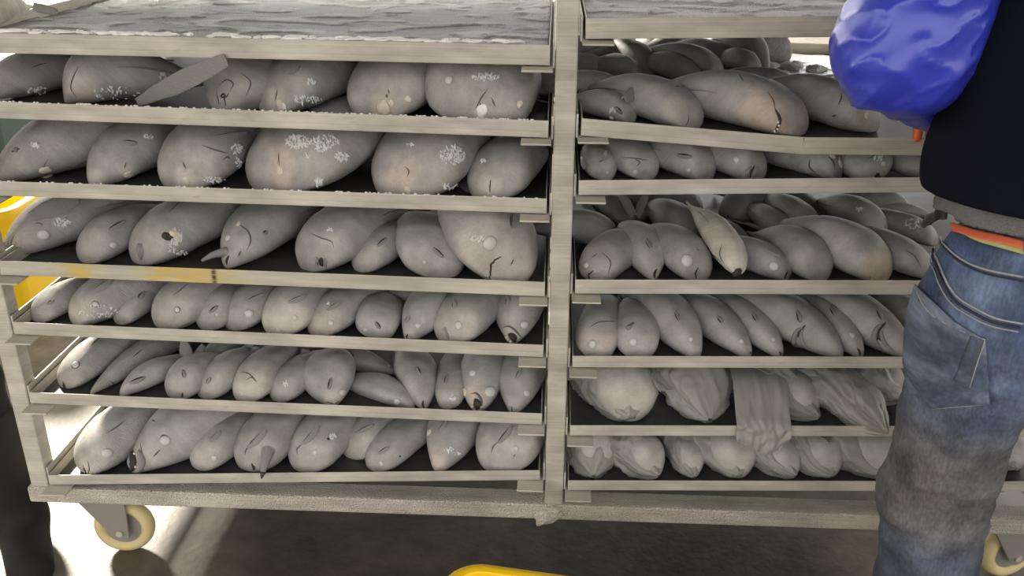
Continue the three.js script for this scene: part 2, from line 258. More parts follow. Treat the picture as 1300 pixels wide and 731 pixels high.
// ---------------------------------------------------------------- frozen fish
const PROF = { // half height / half thickness along the body, snout to tail stalk
  plump: { h: [[0, 0.0], [0.012, 0.2], [0.04, 0.36], [0.1, 0.6], [0.18, 0.82], [0.3, 0.98], [0.4, 1], [0.55, 0.9], [0.7, 0.66], [0.85, 0.34], [0.94, 0.2], [1, 0.19]], w: [[0, 0], [0.012, 0.22], [0.04, 0.42], [0.1, 0.68], [0.18, 0.88], [0.28, 1], [0.4, 0.98], [0.55, 0.82], [0.7, 0.55], [0.85, 0.25], [0.94, 0.12], [1, 0.07]] },
  blunt: { h: [[0, 0.0], [0.008, 0.3], [0.03, 0.52], [0.08, 0.76], [0.15, 0.92], [0.25, 1], [0.4, 0.99], [0.55, 0.86], [0.7, 0.62], [0.85, 0.33], [0.94, 0.2], [1, 0.19]], w: [[0, 0], [0.008, 0.32], [0.03, 0.56], [0.08, 0.8], [0.15, 0.95], [0.24, 1], [0.4, 0.97], [0.55, 0.8], [0.7, 0.54], [0.85, 0.25], [0.94, 0.12], [1, 0.07]] },
  broad: { h: [[0, 0.0], [0.006, 0.46], [0.02, 0.68], [0.05, 0.84], [0.1, 0.94], [0.2, 1], [0.4, 0.99], [0.55, 0.86], [0.7, 0.62], [0.85, 0.33], [0.94, 0.2], [1, 0.19]], w: [[0, 0], [0.006, 0.3], [0.02, 0.5], [0.05, 0.7], [0.1, 0.86], [0.2, 1], [0.4, 0.97], [0.55, 0.8], [0.7, 0.54], [0.85, 0.25], [0.94, 0.12], [1, 0.07]] },
  sharp: { h: [[0, 0.0], [0.012, 0.12], [0.04, 0.24], [0.1, 0.46], [0.18, 0.68], [0.3, 0.92], [0.42, 1], [0.55, 0.93], [0.7, 0.7], [0.85, 0.38], [0.94, 0.22], [1, 0.2]], w: [[0, 0], [0.012, 0.14], [0.04, 0.28], [0.1, 0.5], [0.18, 0.74], [0.3, 0.96], [0.4, 1], [0.55, 0.86], [0.7, 0.58], [0.85, 0.27], [0.94, 0.13], [1, 0.08]] },
};
function curveAt(a, t) { // smooth monotone interpolation
  for (let i = 1; i < a.length; i++) if (t <= a[i][0]) { const p = a[i - 1], q = a[i], d = q[0] - p[0], u = (t - p[0]) / d;
    const m0 = i > 1 ? (q[1] - a[i - 2][1]) / (q[0] - a[i - 2][0]) : (q[1] - p[1]) / d * 1.6, m1 = i < a.length - 1 ? (a[i + 1][1] - p[1]) / (a[i + 1][0] - p[0]) : (q[1] - p[1]) / d;
    const u2 = u * u, u3 = u2 * u; return (2 * u3 - 3 * u2 + 1) * p[1] + (u3 - 2 * u2 + u) * d * m0 + (3 * u2 - 2 * u3) * q[1] + (u3 - u2) * d * m1; }
  return a[a.length - 1][1];
}
const RINGS = []; { for (let i = 0; i <= 64; i++) { const u = i / 64; RINGS.push(Math.pow(u, 1.7)); } }
const SEG = 36;
let fishSeed = 0;
// px, py: snout in the picture; qx, qy: a point further along the back; w: width across in pixels
function makeFish(key, px, py, qx, qy, w, o, label, group) {
  const s = SH[key], rnd = rngOf(1000 + fishSeed * 77), seed = fishSeed++ * 3.17 + 0.5;
  const e = o.e || 0, x0 = onY(px, py, s.yAt(0) + 0.03).x, floor = s.floorAt(x0) + e;
  let guess = onY(px, py, floor + 0.02), wm = metres(w, guess); const q = o.q || 0.66, roll = (o.roll ?? (key[0] === 'L' ? 75 : -75)) * Math.PI / 180;
  const side = Math.abs(Math.sin(roll)) > 0.7, H = side ? wm : wm * q, T = side ? wm * q : wm;
  const vMax = 0.5 * Math.hypot(H * Math.cos(roll), T * Math.sin(roll));
  const L = o.L || H * (o.len || 2.9), prof = PROF[o.kind || 'plump'];
  const P0 = onY(px, py, floor + 0.3 * vMax), P1 = onY(qx, qy, floor + (e ? 0.8 : 1) * vMax);
  if (!o.free) { P0.z = Math.min(P0.z, -0.006); }
  const A = o.yaw !== undefined ? V(Math.sin(o.yaw * Math.PI / 180), 0, -Math.cos(o.yaw * Math.PI / 180)) : V(P1.x - P0.x, 0, P1.z - P0.z).normalize(); A.y = Math.tan(o.pitch || 0); A.normalize();
  const U = V(0, 1, 0).addScaledVector(A, -A.y).normalize(), R = A.clone().cross(U);
  const D = U.clone().multiplyScalar(Math.cos(roll)).addScaledVector(R, Math.sin(roll)), S = A.clone().cross(D); // dorsal, side
  const t = thing('frozen_fish', label, 'fish', V(P0.x, floor, P0.z), group);
  t.setRotationFromMatrix(new THREE.Matrix4().makeBasis(A, D, S));
  const up = V(U.dot(A), U.dot(D), U.dot(S)), lat = V(0, R.dot(D), R.dot(S)); // in the fish's own frame
  const open = o.mouth === 'open' ? (o.gape || 0.34) : 0;
  const hh = x => Math.max(curveAt(prof.h, x), open ? open * (1 - 0.15 * x) * (x < 0.15 ? 1 : 0) : 0) * H / 2, ww = x => Math.max(curveAt(prof.w, x), open ? open * 0.85 * (x < 0.15 ? 1 : 0) : 0) * T / 2;
  const ext = x => Math.hypot(hh(x) * up.y, ww(x) * up.z), bend = o.bend || 0, tip = o.tip || 0;
  const centre = x => { const c = V(x * L, 0, 0).addScaledVector(up, 0.74 * ext(x) + 0.26 * vMax * sstep(-0.2, 0.4, x) + (x < 0.12 ? tip * (0.12 - x) : 0)); return c.addScaledVector(lat, bend * L * x * x); };
  const gx = o.gill ?? 0.23, gd = (o.gillDepth ?? 1) * 0.012;
  const surf = (x, phi, off = 0) => { // phi 0 dorsal, 90 towards +side
    const c = Math.cos(phi), n = Math.sin(phi), ex = 0.82, cy = Math.sign(c) * Math.pow(Math.abs(c), ex), cz = Math.sign(n) * Math.pow(Math.abs(n), ex);
    let k = 1 + 0.035 * noise(x * 5 + seed, Math.cos(phi) * 1.3 + seed, Math.sin(phi) * 1.3) + 0.012 * noise(x * 18, Math.cos(phi) * 5 + seed, Math.sin(phi) * 5);
    const g = gx + 0.03 * Math.cos(2 * phi), d = x - g; k -= gd * (d > 0 ? Math.exp(-d / 0.05) * (1 - Math.exp(-d / 0.006)) * 2.2 : 0) * Math.abs(n);
    if (o.wrinkle) { const f = 1 - Math.abs(noise(x * 9 + seed, phi * 1.2, 4)) * 2; k += o.wrinkle * f * f * 0.06; }
    const dv = c > 0 ? (o.dors || 1) : (o.vent || 1);
    const p = centre(x); p.y += cy * (hh(x) * dv * k + off); p.z += cz * (ww(x) * k + off); return p; };
  const body = new THREE.BufferGeometry();
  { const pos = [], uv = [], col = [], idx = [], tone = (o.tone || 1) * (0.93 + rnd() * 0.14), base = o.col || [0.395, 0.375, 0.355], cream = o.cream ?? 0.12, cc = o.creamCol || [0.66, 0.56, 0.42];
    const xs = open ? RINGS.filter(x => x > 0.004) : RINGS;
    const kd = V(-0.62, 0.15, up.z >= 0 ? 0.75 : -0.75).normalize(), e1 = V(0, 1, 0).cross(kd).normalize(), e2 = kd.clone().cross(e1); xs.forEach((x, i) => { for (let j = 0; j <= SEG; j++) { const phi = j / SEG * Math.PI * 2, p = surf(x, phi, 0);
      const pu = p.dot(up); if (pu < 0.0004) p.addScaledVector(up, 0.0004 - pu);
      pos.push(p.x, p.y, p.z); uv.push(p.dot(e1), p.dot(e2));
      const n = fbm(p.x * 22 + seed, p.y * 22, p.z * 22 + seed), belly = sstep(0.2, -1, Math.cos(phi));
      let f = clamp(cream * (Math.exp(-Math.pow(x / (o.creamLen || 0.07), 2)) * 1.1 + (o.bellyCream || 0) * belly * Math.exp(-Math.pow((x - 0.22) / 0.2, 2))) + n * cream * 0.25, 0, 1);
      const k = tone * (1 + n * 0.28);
      col.push(lerp(base[0] * k, cc[0], f), lerp(base[1] * k, cc[1], f), lerp(base[2] * k, cc[2], f)); } });
    for (let i = 0; i < xs.length - 1; i++) for (let j = 0; j < SEG; j++) { const a = i * (SEG + 1) + j, b = a + 1, c = a + SEG + 1, d = c + 1; idx.push(a, b, d, a, d, c); }
    { const k = pos.length / 3, last = (xs.length - 1) * (SEG + 1), p = centre(1); pos.push(p.x, p.y, p.z); uv.push(p.x, p.y); col.push(base[0], base[1], base[2]); for (let j = 0; j < SEG; j++) idx.push(last + j, last + j + 1, k); }
    body.setAttribute('position', new THREE.Float32BufferAttribute(pos, 3)); body.setAttribute('uv', new THREE.Float32BufferAttribute(uv, 2)); body.setAttribute('color', new THREE.Float32BufferAttribute(col, 3)); body.setIndex(idx); body.computeVertexNormals();
    const nm = body.attributes.normal; xs.forEach((x, i) => { const a = i * (SEG + 1), b = a + SEG, v = V(nm.getX(a) + nm.getX(b), nm.getY(a) + nm.getY(b), nm.getZ(a) + nm.getZ(b)).normalize(); nm.setXYZ(a, v.x, v.y, v.z); nm.setXYZ(b, v.x, v.y, v.z); });
  }
  mesh('body', body, o.frost ? M.frosty : M.fish, t);
  const vis = up.z >= 0 ? 1 : -1; // the flank that faces up
  const nrm = (x, phi) => { const x1 = x + 0.004, x0 = Math.max(0.0002, x - 0.004), a = surf(x1, phi).sub(surf(x0, phi)), b = surf(x, phi + 0.05).sub(surf(x, phi - 0.05)); const n = b.cross(a).normalize(); return n.dot(surf(x, phi).sub(centre(x))) < 0 ? n.negate() : n; };
  t.updateMatrixWorld(true);
  const eyeL = t.worldToLocal(camera.position.clone()), v4 = V();
  const pick = (qx, qy) => { // the spot of the skin seen at a point of the picture
    let best = 1e9, bx = 0.1, bp = 0; const tryAt = (x, ph) => { const p = surf(x, ph); if (p.clone().sub(centre(x)).dot(eyeL) - p.clone().sub(centre(x)).dot(p) < 0) return; v4.copy(p).applyMatrix4(t.matrixWorld).project(camera); const d = Math.hypot((v4.x + 1) / 2 * IW - qx, (1 - v4.y) / 2 * IH - qy); if (d < best) { best = d; bx = x; bp = ph; } };
    for (let i = 1; i < 50; i++) for (let j = 0; j < 60; j++) tryAt(RINGS[i], j / 60 * Math.PI * 2);
    for (const st of [1, 0.3, 0.1]) { const cx = bx, cp = bp; for (let i = -4; i <= 4; i++) for (let j = -4; j <= 4; j++) tryAt(clamp(cx + i * 0.004 * st, 0.0005, 1), cp + j * 0.026 * st); }
    return [bx, bp]; };
  const at = (q, off = 0) => { const [x, ph] = pick(q[0], q[1]); return surf(x, ph).addScaledVector(nrm(x, ph), off); };
  const line = (pts, off = 0) => { const c = pts.length > 1 ? new THREE.CatmullRomCurve3(pts.map(p => V(p[0], p[1], 0))).getPoints(pts.length * 4) : []; return c.map(p => at([p.x, p.y], off)); };
  const pxm = wm / w;
  const blob = (q, r, flat, m, name, rough) => { const [x, ph] = pick(q[0], q[1]), n = nrm(x, ph), p = surf(x, ph), g = rough ? new THREE.IcosahedronGeometry(r, 2) : new THREE.SphereGeometry(r, 18, 12), a = g.attributes.position;
    if (rough) { for (let i = 0; i < a.count; i++) { const k = 1 + 0.4 * noise(a.getX(i) / r * 1.4 + seed, a.getY(i) / r * 1.4, a.getZ(i) / r * 1.4); a.setXYZ(i, a.getX(i) * k, a.getY(i) * k * 0.85, a.getZ(i) * k); } g.computeVertexNormals(); }
    g.scale(1.1, 1, flat); g.applyQuaternion(new THREE.Quaternion().setFromUnitVectors(V(0, 0, 1), n)); g.translate(p.x + n.x * r * 0.04, p.y + n.y * r * 0.04, p.z + n.z * r * 0.04); return mesh(name, rough ? planarUV(g) : g, m, t); };
  for (const [qx, qy, r, cc, amt] of (o.P || [])) { const c = at([qx, qy]), p = body.attributes.position, k = body.attributes.color, C3 = cc || CR; for (let i = 0; i < p.count; i++) { const d = Math.hypot(p.getX(i) - c.x, p.getY(i) - c.y, p.getZ(i) - c.z) / (r * pxm) + 0.35 * noise(p.getX(i) * 60, p.getY(i) * 60, p.getZ(i) * 60 + seed), f = (amt || 0.7) * sstep(1.25, 0.35, d); k.setXYZ(i, lerp(k.getX(i), C3[0], f), lerp(k.getY(i), C3[1], f), lerp(k.getZ(i), C3[2], f)); } }
  for (const q of (o.E ? (Array.isArray(o.E[0]) ? o.E : [o.E]) : [])) { const r = (q[2] || 4) * pxm * 0.86; blob(q, r, 0.5, o.eyeDark ? M.eyeDark : M.eye, 'eye'); if (o.ring) { const [x, ph] = pick(q[0], q[1]), n = nrm(x, ph), p = surf(x, ph), g = new THREE.TorusGeometry(r * 1.1, r * 0.16, 6, 24); g.applyQuaternion(new THREE.Quaternion().setFromUnitVectors(V(0, 0, 1), n)); g.translate(p.x, p.y, p.z); mesh('eye_ring', g, M.crease, t); } }
  if (o.m) { const pts = line(o.m), mw = (o.mw || 1.1) * pxm; mesh('mouth', tube(pts, x => 0.0003 + mw * Math.pow(Math.sin(Math.PI * clamp(x, 0.02, 0.98)), 0.6), 0, 7, 28), M.mouth, t);
    if (o.lips) for (const sg of [-1, 1]) { const d = o.lips * sg, q = o.m.map((p, i) => [p[0] + d, p[1] + (i === 0 ? 1 : 0)]); mesh('lip', tube(line(q), x => (o.lipR || 3) * pxm * (0.3 + 0.7 * Math.sin(Math.PI * x)), 0, 9, 24), M.fin, t); } }
  for (const g of (o.g || [])) mesh('gill_edge', tube(line(g, 0), x => 0.0002 + (o.gw || 0.75) * pxm * Math.sin(Math.PI * clamp(x, 0.04, 0.96)), 0, 6, 32), M.crease, t);
  if (open) { // an open mouth: lip ring, dark throat
    const x0 = RINGS.find(x => x > 0.004), c0 = centre(x0), a = hh(x0), b = ww(x0);
    const throat = gridGeo(SEG, 8, (u, v) => { const ph = u * Math.PI * 2, k = lerp(0.97, 0.3, v * v), c = centre(lerp(x0, 0.16, v)); return V(c.x, c.y + Math.cos(ph) * a * k, c.z - Math.sin(ph) * b * k); });
    mesh('throat', throat, M.mouth, t);
    const disc = gridGeo(SEG, 2, (u, v) => { const ph = u * Math.PI * 2; return V(c0.x + 0.004, c0.y + Math.cos(ph) * a * 0.86 * v, c0.z + Math.sin(ph) * b * 0.86 * v); }); mesh('throat', disc, M.mouth, t);
    const rim = []; for (let i = 0; i < 20; i++) { const ph = i / 20 * Math.PI * 2; rim.push(V(c0.x - 0.001 - 0.005 * Math.abs(Math.cos(ph)), c0.y + Math.cos(ph) * a, c0.z + Math.sin(ph) * b)); }
    mesh('lip', new THREE.TubeGeometry(new THREE.CatmullRomCurve3(rim, true), 40, (o.lipR || 3) * pxm, 8, true), o.col || o.cream > 0.5 ? M.lip : M.fin, t);
    if (o.teeth) for (let i = 0; i < 9; i++) for (const sg of [0, Math.PI]) { const ph = sg + (i - 4) * 0.14, lr = (o.lipR || 3) * pxm, c = new THREE.ConeGeometry(0.0018, 0.007, 6); c.rotateX(Math.cos(ph) > 0 ? Math.PI : 0); c.translate(c0.x + 0.001, c0.y + Math.cos(ph) * (a - lr), c0.z + Math.sin(ph) * (b - 0.002)); mesh('tooth', c, M.tooth, t); }
  } else if (o.T) for (const q of o.T) { const p = at(q, 0.001), c = new THREE.SphereGeometry(2.2 * pxm, 8, 6); c.scale(0.7, 1, 1); c.translate(p.x, p.y, p.z); mesh('tooth', c, M.tooth, t); }
  // fins lying on the flank, from base to tip as the picture shows them
  for (const q of (o.f || [])) { const [b0, b1, wpx = 5, lift = 1] = q, dx = b1[0] - b0[0], dy = b1[1] - b0[1], l = Math.hypot(dx, dy), sg = o.fs || 1, nx = -dy / l * sg, ny = dx / l * sg;
    const g = slabGeo(10, 4, (u, v) => { const k = wpx * v * Math.pow(Math.sin(Math.PI * clamp(0.1 + u * 0.85, 0, 1)), 0.8); return at([b0[0] + dx * u + nx * k, b0[1] + dy * u + ny * k], 0.0008 + 0.0045 * lift * u * (1 - v) + 0.0012 * (1 - v)); }, 0.001);
    mesh('pectoral_fin', g, M.fin, t);
    mesh('fin_slit', tube(line([b0, [b0[0] + dx * 0.5 - nx * 0.6, b0[1] + dy * 0.5 - ny * 0.6], b1].map(p => [p[0] - nx * 0.8, p[1] - ny * 0.8])), x => 0.0002 + (q[4] || 0.8) * pxm * Math.sin(Math.PI * clamp(x, 0.05, 0.95)), 0, 6, 20), M.mouth, t); }
  for (const q of (o.blades || [])) { // a long stiff fin standing off the body: base, tip, heights over the floor, width in pixels
    const [b0, b1, h0, h1, wpx] = q, A0 = onY(b0[0], b0[1], floor - e + h0), A1 = onY(b1[0], b1[1], floor - e + h1), dl = Math.hypot(b1[0] - b0[0], b1[1] - b0[1]), sd = V(-(b1[1] - b0[1]) / dl, -(b1[0] - b0[0]) / dl, 0.35).applyEuler(camera.rotation).normalize();
    const g = slabGeo(24, 8, (u, v) => { const p = A0.clone().lerp(A1, u), k = wpx * pxm * Math.pow(Math.sin(Math.PI * clamp(0.18 + u * 0.74, 0, 1)), 0.7); p.addScaledVector(sd, (v - 0.5) * k); p.y += 0.006 * Math.sin(v * Math.PI) + 0.002 * noise(u * 6, v * 4, seed); return t.worldToLocal(p); }, 0.003); mesh('fin', g, o.bladeMat || M.fin, t); }
  // back fin ridge
  if (o.dorsal !== 0) { const g = slabGeo(16, 3, (u, v) => { const x = 0.3 + 0.5 * u, b = surf(x, 0), lean = (o.lean ?? -0.5); const hgt = H * 0.055 * Math.sin(Math.PI * Math.min(1, u * 0.9 + 0.08)); return V(b.x + v * hgt * 0.9, b.y - 0.003 + v * hgt, b.z + v * hgt * lean * -vis * 0.6); }, 0.0015); mesh('dorsal_fin', g, M.fin, t); }
  // tail fin, forked
  if (o.tail !== 0) { const ts = (o.tail || 1), c1 = centre(1), g = slabGeo(8, 12, (u, v) => { const k = (v - 0.5) * 2, len = L * 0.17 * ts * (0.62 + 0.38 * Math.abs(k)), y = k * (hh(1) + u * H * 0.34 * ts), cur = (o.curl || 0) * u * u * 0.02; return V(c1.x - 0.006 + u * len, c1.y + y, c1.z + cur + 0.002 * Math.sin(v * 40) * u); }, 0.002);
    const p = g.attributes.position, vv = V(); for (let i = 0; i < p.count; i++) { vv.fromBufferAttribute(p, i); const d = vv.dot(up); if (d < 0.001) { vv.addScaledVector(up, 0.001 - d); p.setXYZ(i, vv.x, vv.y, vv.z); } } g.computeVertexNormals(); mesh('tail_fin', g, M.fin, t); }
  // horn or spike: base and tip in the picture, height of the tip over the floor, radius in pixels
  if (o.horn) { const [b0, b1, hy, rp] = o.horn, b = at(b0, -0.006), tipP = t.worldToLocal(onY(b1[0], b1[1], floor + hy)), mid = b.clone().lerp(tipP, 0.5).addScaledVector(up, 0.004);
    mesh('horn', tube([b, mid, tipP], x => rp * pxm * (1 - 0.72 * x), 0, 12, 16), M.fin, t);
    if (o.hornTip) { const d = tipP.clone().sub(mid).normalize(); mesh('horn_tip', tube([tipP.clone().addScaledVector(d, -0.006), tipP.clone().addScaledVector(d, 0.001), tipP.clone().addScaledVector(d, 0.008)], x => rp * pxm * 0.42 * (1 - 0.8 * x), 0, 10, 8), M.mouth, t); } }
  // torn gill: a lifted cover over a dark hollow, drawn along the edge seen in the picture
  if (o.gillOpen) { const [e0, e1] = o.gillOpen, A0 = line(e0), A1 = line(e1), N = Math.min(A0.length, A1.length) - 1, get = (a, u) => a[Math.round(u * N)];
    const h = slabGeo(N, 6, (u, v) => { const p = get(A0, u).clone().lerp(get(A1, u), v); return p.addScaledVector(up, 0.0015 + 0.003 * Math.sin(Math.PI * v)); }, 0.001); mesh('gill', h, M.mouth, t);
    mesh('gill_cover', tube(A0, x => (0.4 + 3.4 * Math.sin(Math.PI * x)) * pxm, 0, 10, 30), M.fin, t); mesh('gill_cover', tube(A1, x => (0.4 + 2.4 * Math.sin(Math.PI * x)) * pxm, 0, 10, 30), M.fin, t); }
  // frost crystals grown on the skin
  for (const [x, y, n, rx, ry] of (o.c || [])) { const g = []; for (let i = 0; i < n; i++) { const a = rnd() * 6.283, r = Math.sqrt(rnd()); const [sx, sp] = pick(x + Math.cos(a) * r * rx, y + Math.sin(a) * r * ry); const c = new THREE.OctahedronGeometry(0.0014 + rnd() * 0.0012); c.scale(1, 1.2 + rnd() * 2.2, 1); c.rotateX(rnd() * 6); c.rotateZ(rnd() * 6); const p = surf(sx, sp, 0.0006); c.translate(p.x, p.y, p.z); g.push(c); }
    const m = mesh('frost_crystals', g, M.crystal, t); m.userData.kind = 'stuff'; }
  // scabs of cracked ice
  for (const q of (o.s || [])) blob(q, q[2] * pxm, 0.3, q[3] ? M[q[3]] : M.scab, 'ice_scab', true);
  return t;
}
const CR = [0.66, 0.60, 0.50], PINK = [0.68, 0.50, 0.40], PALE = [0.60, 0.56, 0.47];
// each row of fish: tray, row name, then [snout x, y, point on the back x, y, width px, options, look]
function fishRow(key, row, list) {
  list.map((f, i) => [f, i]).sort((a, b) => a[0][0] - b[0][0]).forEach(([f], i) => { f.rank = i + 1; });
  for (const f of list) makeFish(key, f[0], f[1], f[2], f[3], f[4], f[5], f[6].includes(',') ? f[6].slice(1) : list.length === 1 ? `${f[6]} lying in the ${row} row of the ${trayName(key)}` : `${f[6]}, ${ORD[f.rank]} from left, ${row} row, ${trayName(key)}`, `frozen fish on the ${trayName(key)}`);
}
fishRow('L0', 'front', [[-40, 36, 16, 4, 62, { L: 0.34, q: 0.8, col: [0.62, 0.59, 0.55], cream: 0.5, creamLen: 0.4, roll: -70, frost: 1, tail: 0, e: 0.014, blades: [[[44, 10], [72, 17], 0.06, 0.05, 12]] }, 'whitish fish with a stiff fin']]);
fishRow('L1', 'front', [
  [-12, 120, 62, 92, 66, { yaw: 30, L: 0.36, q: 0.85, kind: 'broad', frost: 1, s: [[10, 126, 5], [2, 127, 4, 'flake']], c: [[48, 116, 40, 14, 6]], g: [[[40, 86], [50, 82], [60, 80]]] }, 'frosty fish cut by the picture edge'],
  [80, 120, 215, 100, 72, { yaw: 62, L: 0.3, tail: 0,  kind: 'broad', q: 1.0, P: [[100, 120, 26, [0.62, 0.5, 0.42], 0.5]], c: [[207, 97, 10, 4, 4], [140, 118, 30, 40, 8]], g: [[[100, 84], [92, 100], [90, 112], [97, 124]]] }, 'large fish lying broadside'],
  [279, 131, 310, 94, 100, { yaw: 22, L: 0.42, kind: 'broad', q: 0.76, roll: 40, P: [[290, 122, 22, PALE, 0.4]], m: [[291, 118], [286, 124], [285, 133]], mw: 1, g: [[[278, 108], [288, 101], [296, 106], [292, 116]], [[305, 92], [318, 104], [312, 122]], [[275, 114], [273, 124], [276, 133]]], blades: [[[287, 76], [174, 130], 0.12, 0.022, 24]] }, 'fish facing out with curved gill creases'],
  [350, 134, 384, 98, 108, { yaw: 24, L: 0.4, kind: 'broad', q: 0.7, P: [[350, 128, 20, CR, 0.7]], s: [[356, 133, 7], [360, 135, 4, 'flake']], c: [[394, 104, 16, 6, 3], [390, 126, 50, 18, 5]], g: [[[352, 112], [351, 120], [349, 128]]], f: [[[366, 94], [380, 85], 4]] }, 'rounded fish with a cream snout'],
  [484, 141, 496, 96, 118, { yaw: 10, L: 0.42, kind: 'broad', q: 0.72, P: [[490, 132, 24, [0.62, 0.54, 0.4], 0.6]], s: [[487, 138, 9], [497, 131, 4], [518, 126, 4], [491, 122, 2, 'crease']], g: [[[493, 113], [494, 120]]] }, 'broad fish with icy chin'],
  [602, 149, 606, 100, 150, { yaw: 4, L: 0.44, kind: 'broad', q: 0.62, P: [[612, 142, 11, CR, 0.8]], roll: -80, E: [567, 102, 6], s: [[612, 141, 8, 'flake'], [660, 132, 4]], c: [[616, 98, 60, 17, 5]], g: [[[620, 112], [611, 124], [604, 138]], [[624, 124], [629, 136]], [[609, 130], [612, 140]]], gw: 0.9 }, 'widest fish with a frost patch'],
]);
fishRow('L1', 'back', [
  [438, 112, 470, 92, 60, { L: 0.36, q: 0.8 }, 'plain grey fish'],
  [676, 122, 690, 100, 46, { L: 0.3, q: 0.9, blades: [[[676, 102], [706, 118], 0.05, 0.045, 8]] }, 'small fish with a spiny fin'],
  [404, 92, 420, 82, 70, { L: 0.3, q: 0.7, frost: 1, tone: 1.4 }, 'white frosted fish'],
]);
fishRow('L2', 'front', [
  [-8, 222, 108, 170, 112, { L: 0.58, kind: 'plump', q: 0.74, frost: 1, cream: 0.25, E: [20, 190, 4], eyeDark: 1, s: [[57, 216, 7], [60, 224, 6]], c: [[44, 184, 16, 6, 4]], m: [[15, 193], [20, 190], [25, 189]], g: [[[60, 203], [56, 212], [62, 218], [56, 224]], [[96, 212], [104, 206], [110, 204]]] }, 'long fish with a cracked cream scab'],
  [116, 230, 192, 178, 88, { L: 0.4, kind: 'plump', q: 0.8, P: [[160, 222, 16, CR, 0.6], [122, 228, 14, PALE, 0.5]], s: [[163, 222, 6]], f: [[[156, 179], [174, 181], 5, 0.6]], g: [[[160, 206], [158, 214]], [[186, 217], [194, 215]]], c: [[190, 173, 14, 8, 3]] }, 'pointed fish with a cream spot'],
  [236, 232, 280, 176, 108, { L: 0.46, kind: 'broad', q: 0.76, P: [[234, 228, 18, CR, 0.75]], f: [[[264, 175], [309, 169], 12, 2, 1.4]], g: [[[283, 203], [289, 199], [293, 203]], [[256, 184], [272, 190], [290, 195]], [[232, 205], [236, 215]]], gw: 1, s: [[236, 230, 5]], c: [[300, 189, 26, 8, 6], [302, 206, 20, 4, 7], [272, 228, 30, 14, 3]] }, 'fish with a dark open fin slit'],
  [362, 234, 400, 180, 172, { L: 0.56, kind: 'broad', q: 0.56, P: [[330, 215, 26, [0.66, 0.54, 0.45], 0.7], [352, 230, 18, PINK, 0.6]], c: [[378, 180, 110, 16, 9], [412, 180, 80, 18, 9], [408, 189, 30, 8, 4], [434, 199, 40, 8, 6], [405, 231, 24, 5, 5], [391, 199, 10, 4, 2]], g: [[[337, 192], [337, 206], [326, 214]], [[330, 226], [338, 227]]], s: [[331, 222, 5]] }, 'broadest fish with a large frost patch'],
  [520, 242, 546, 188, 136, { L: 0.5, kind: 'broad', q: 0.68, P: [[508, 228, 26, [0.68, 0.54, 0.44], 0.7]], c: [[574, 197, 100, 16, 12], [521, 184, 8, 4, 1], [572, 237, 26, 10, 4]], g: [[[514, 211], [519, 217], [517, 224]]], s: [[517, 241, 5]] }, 'broad fish with a pink nose'],
  [624, 247, 656, 196, 88, { L: 0.38, kind: 'broad', q: 0.76, P: [[620, 238, 18, CR, 0.7]], m: [[623, 228], [622, 236], [622, 245]], mw: 0.6, c: [[611, 204, 16, 6, 2]], s: [[618, 245, 3]] }, 'smaller fish with seamed nose'],
]);
fishRow('L2', 'back', [
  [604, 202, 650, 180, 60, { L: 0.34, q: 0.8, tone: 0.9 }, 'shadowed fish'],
  [170, 178, 230, 160, 50, { L: 0.3, q: 0.8 }, 'half hidden fish'],
]);
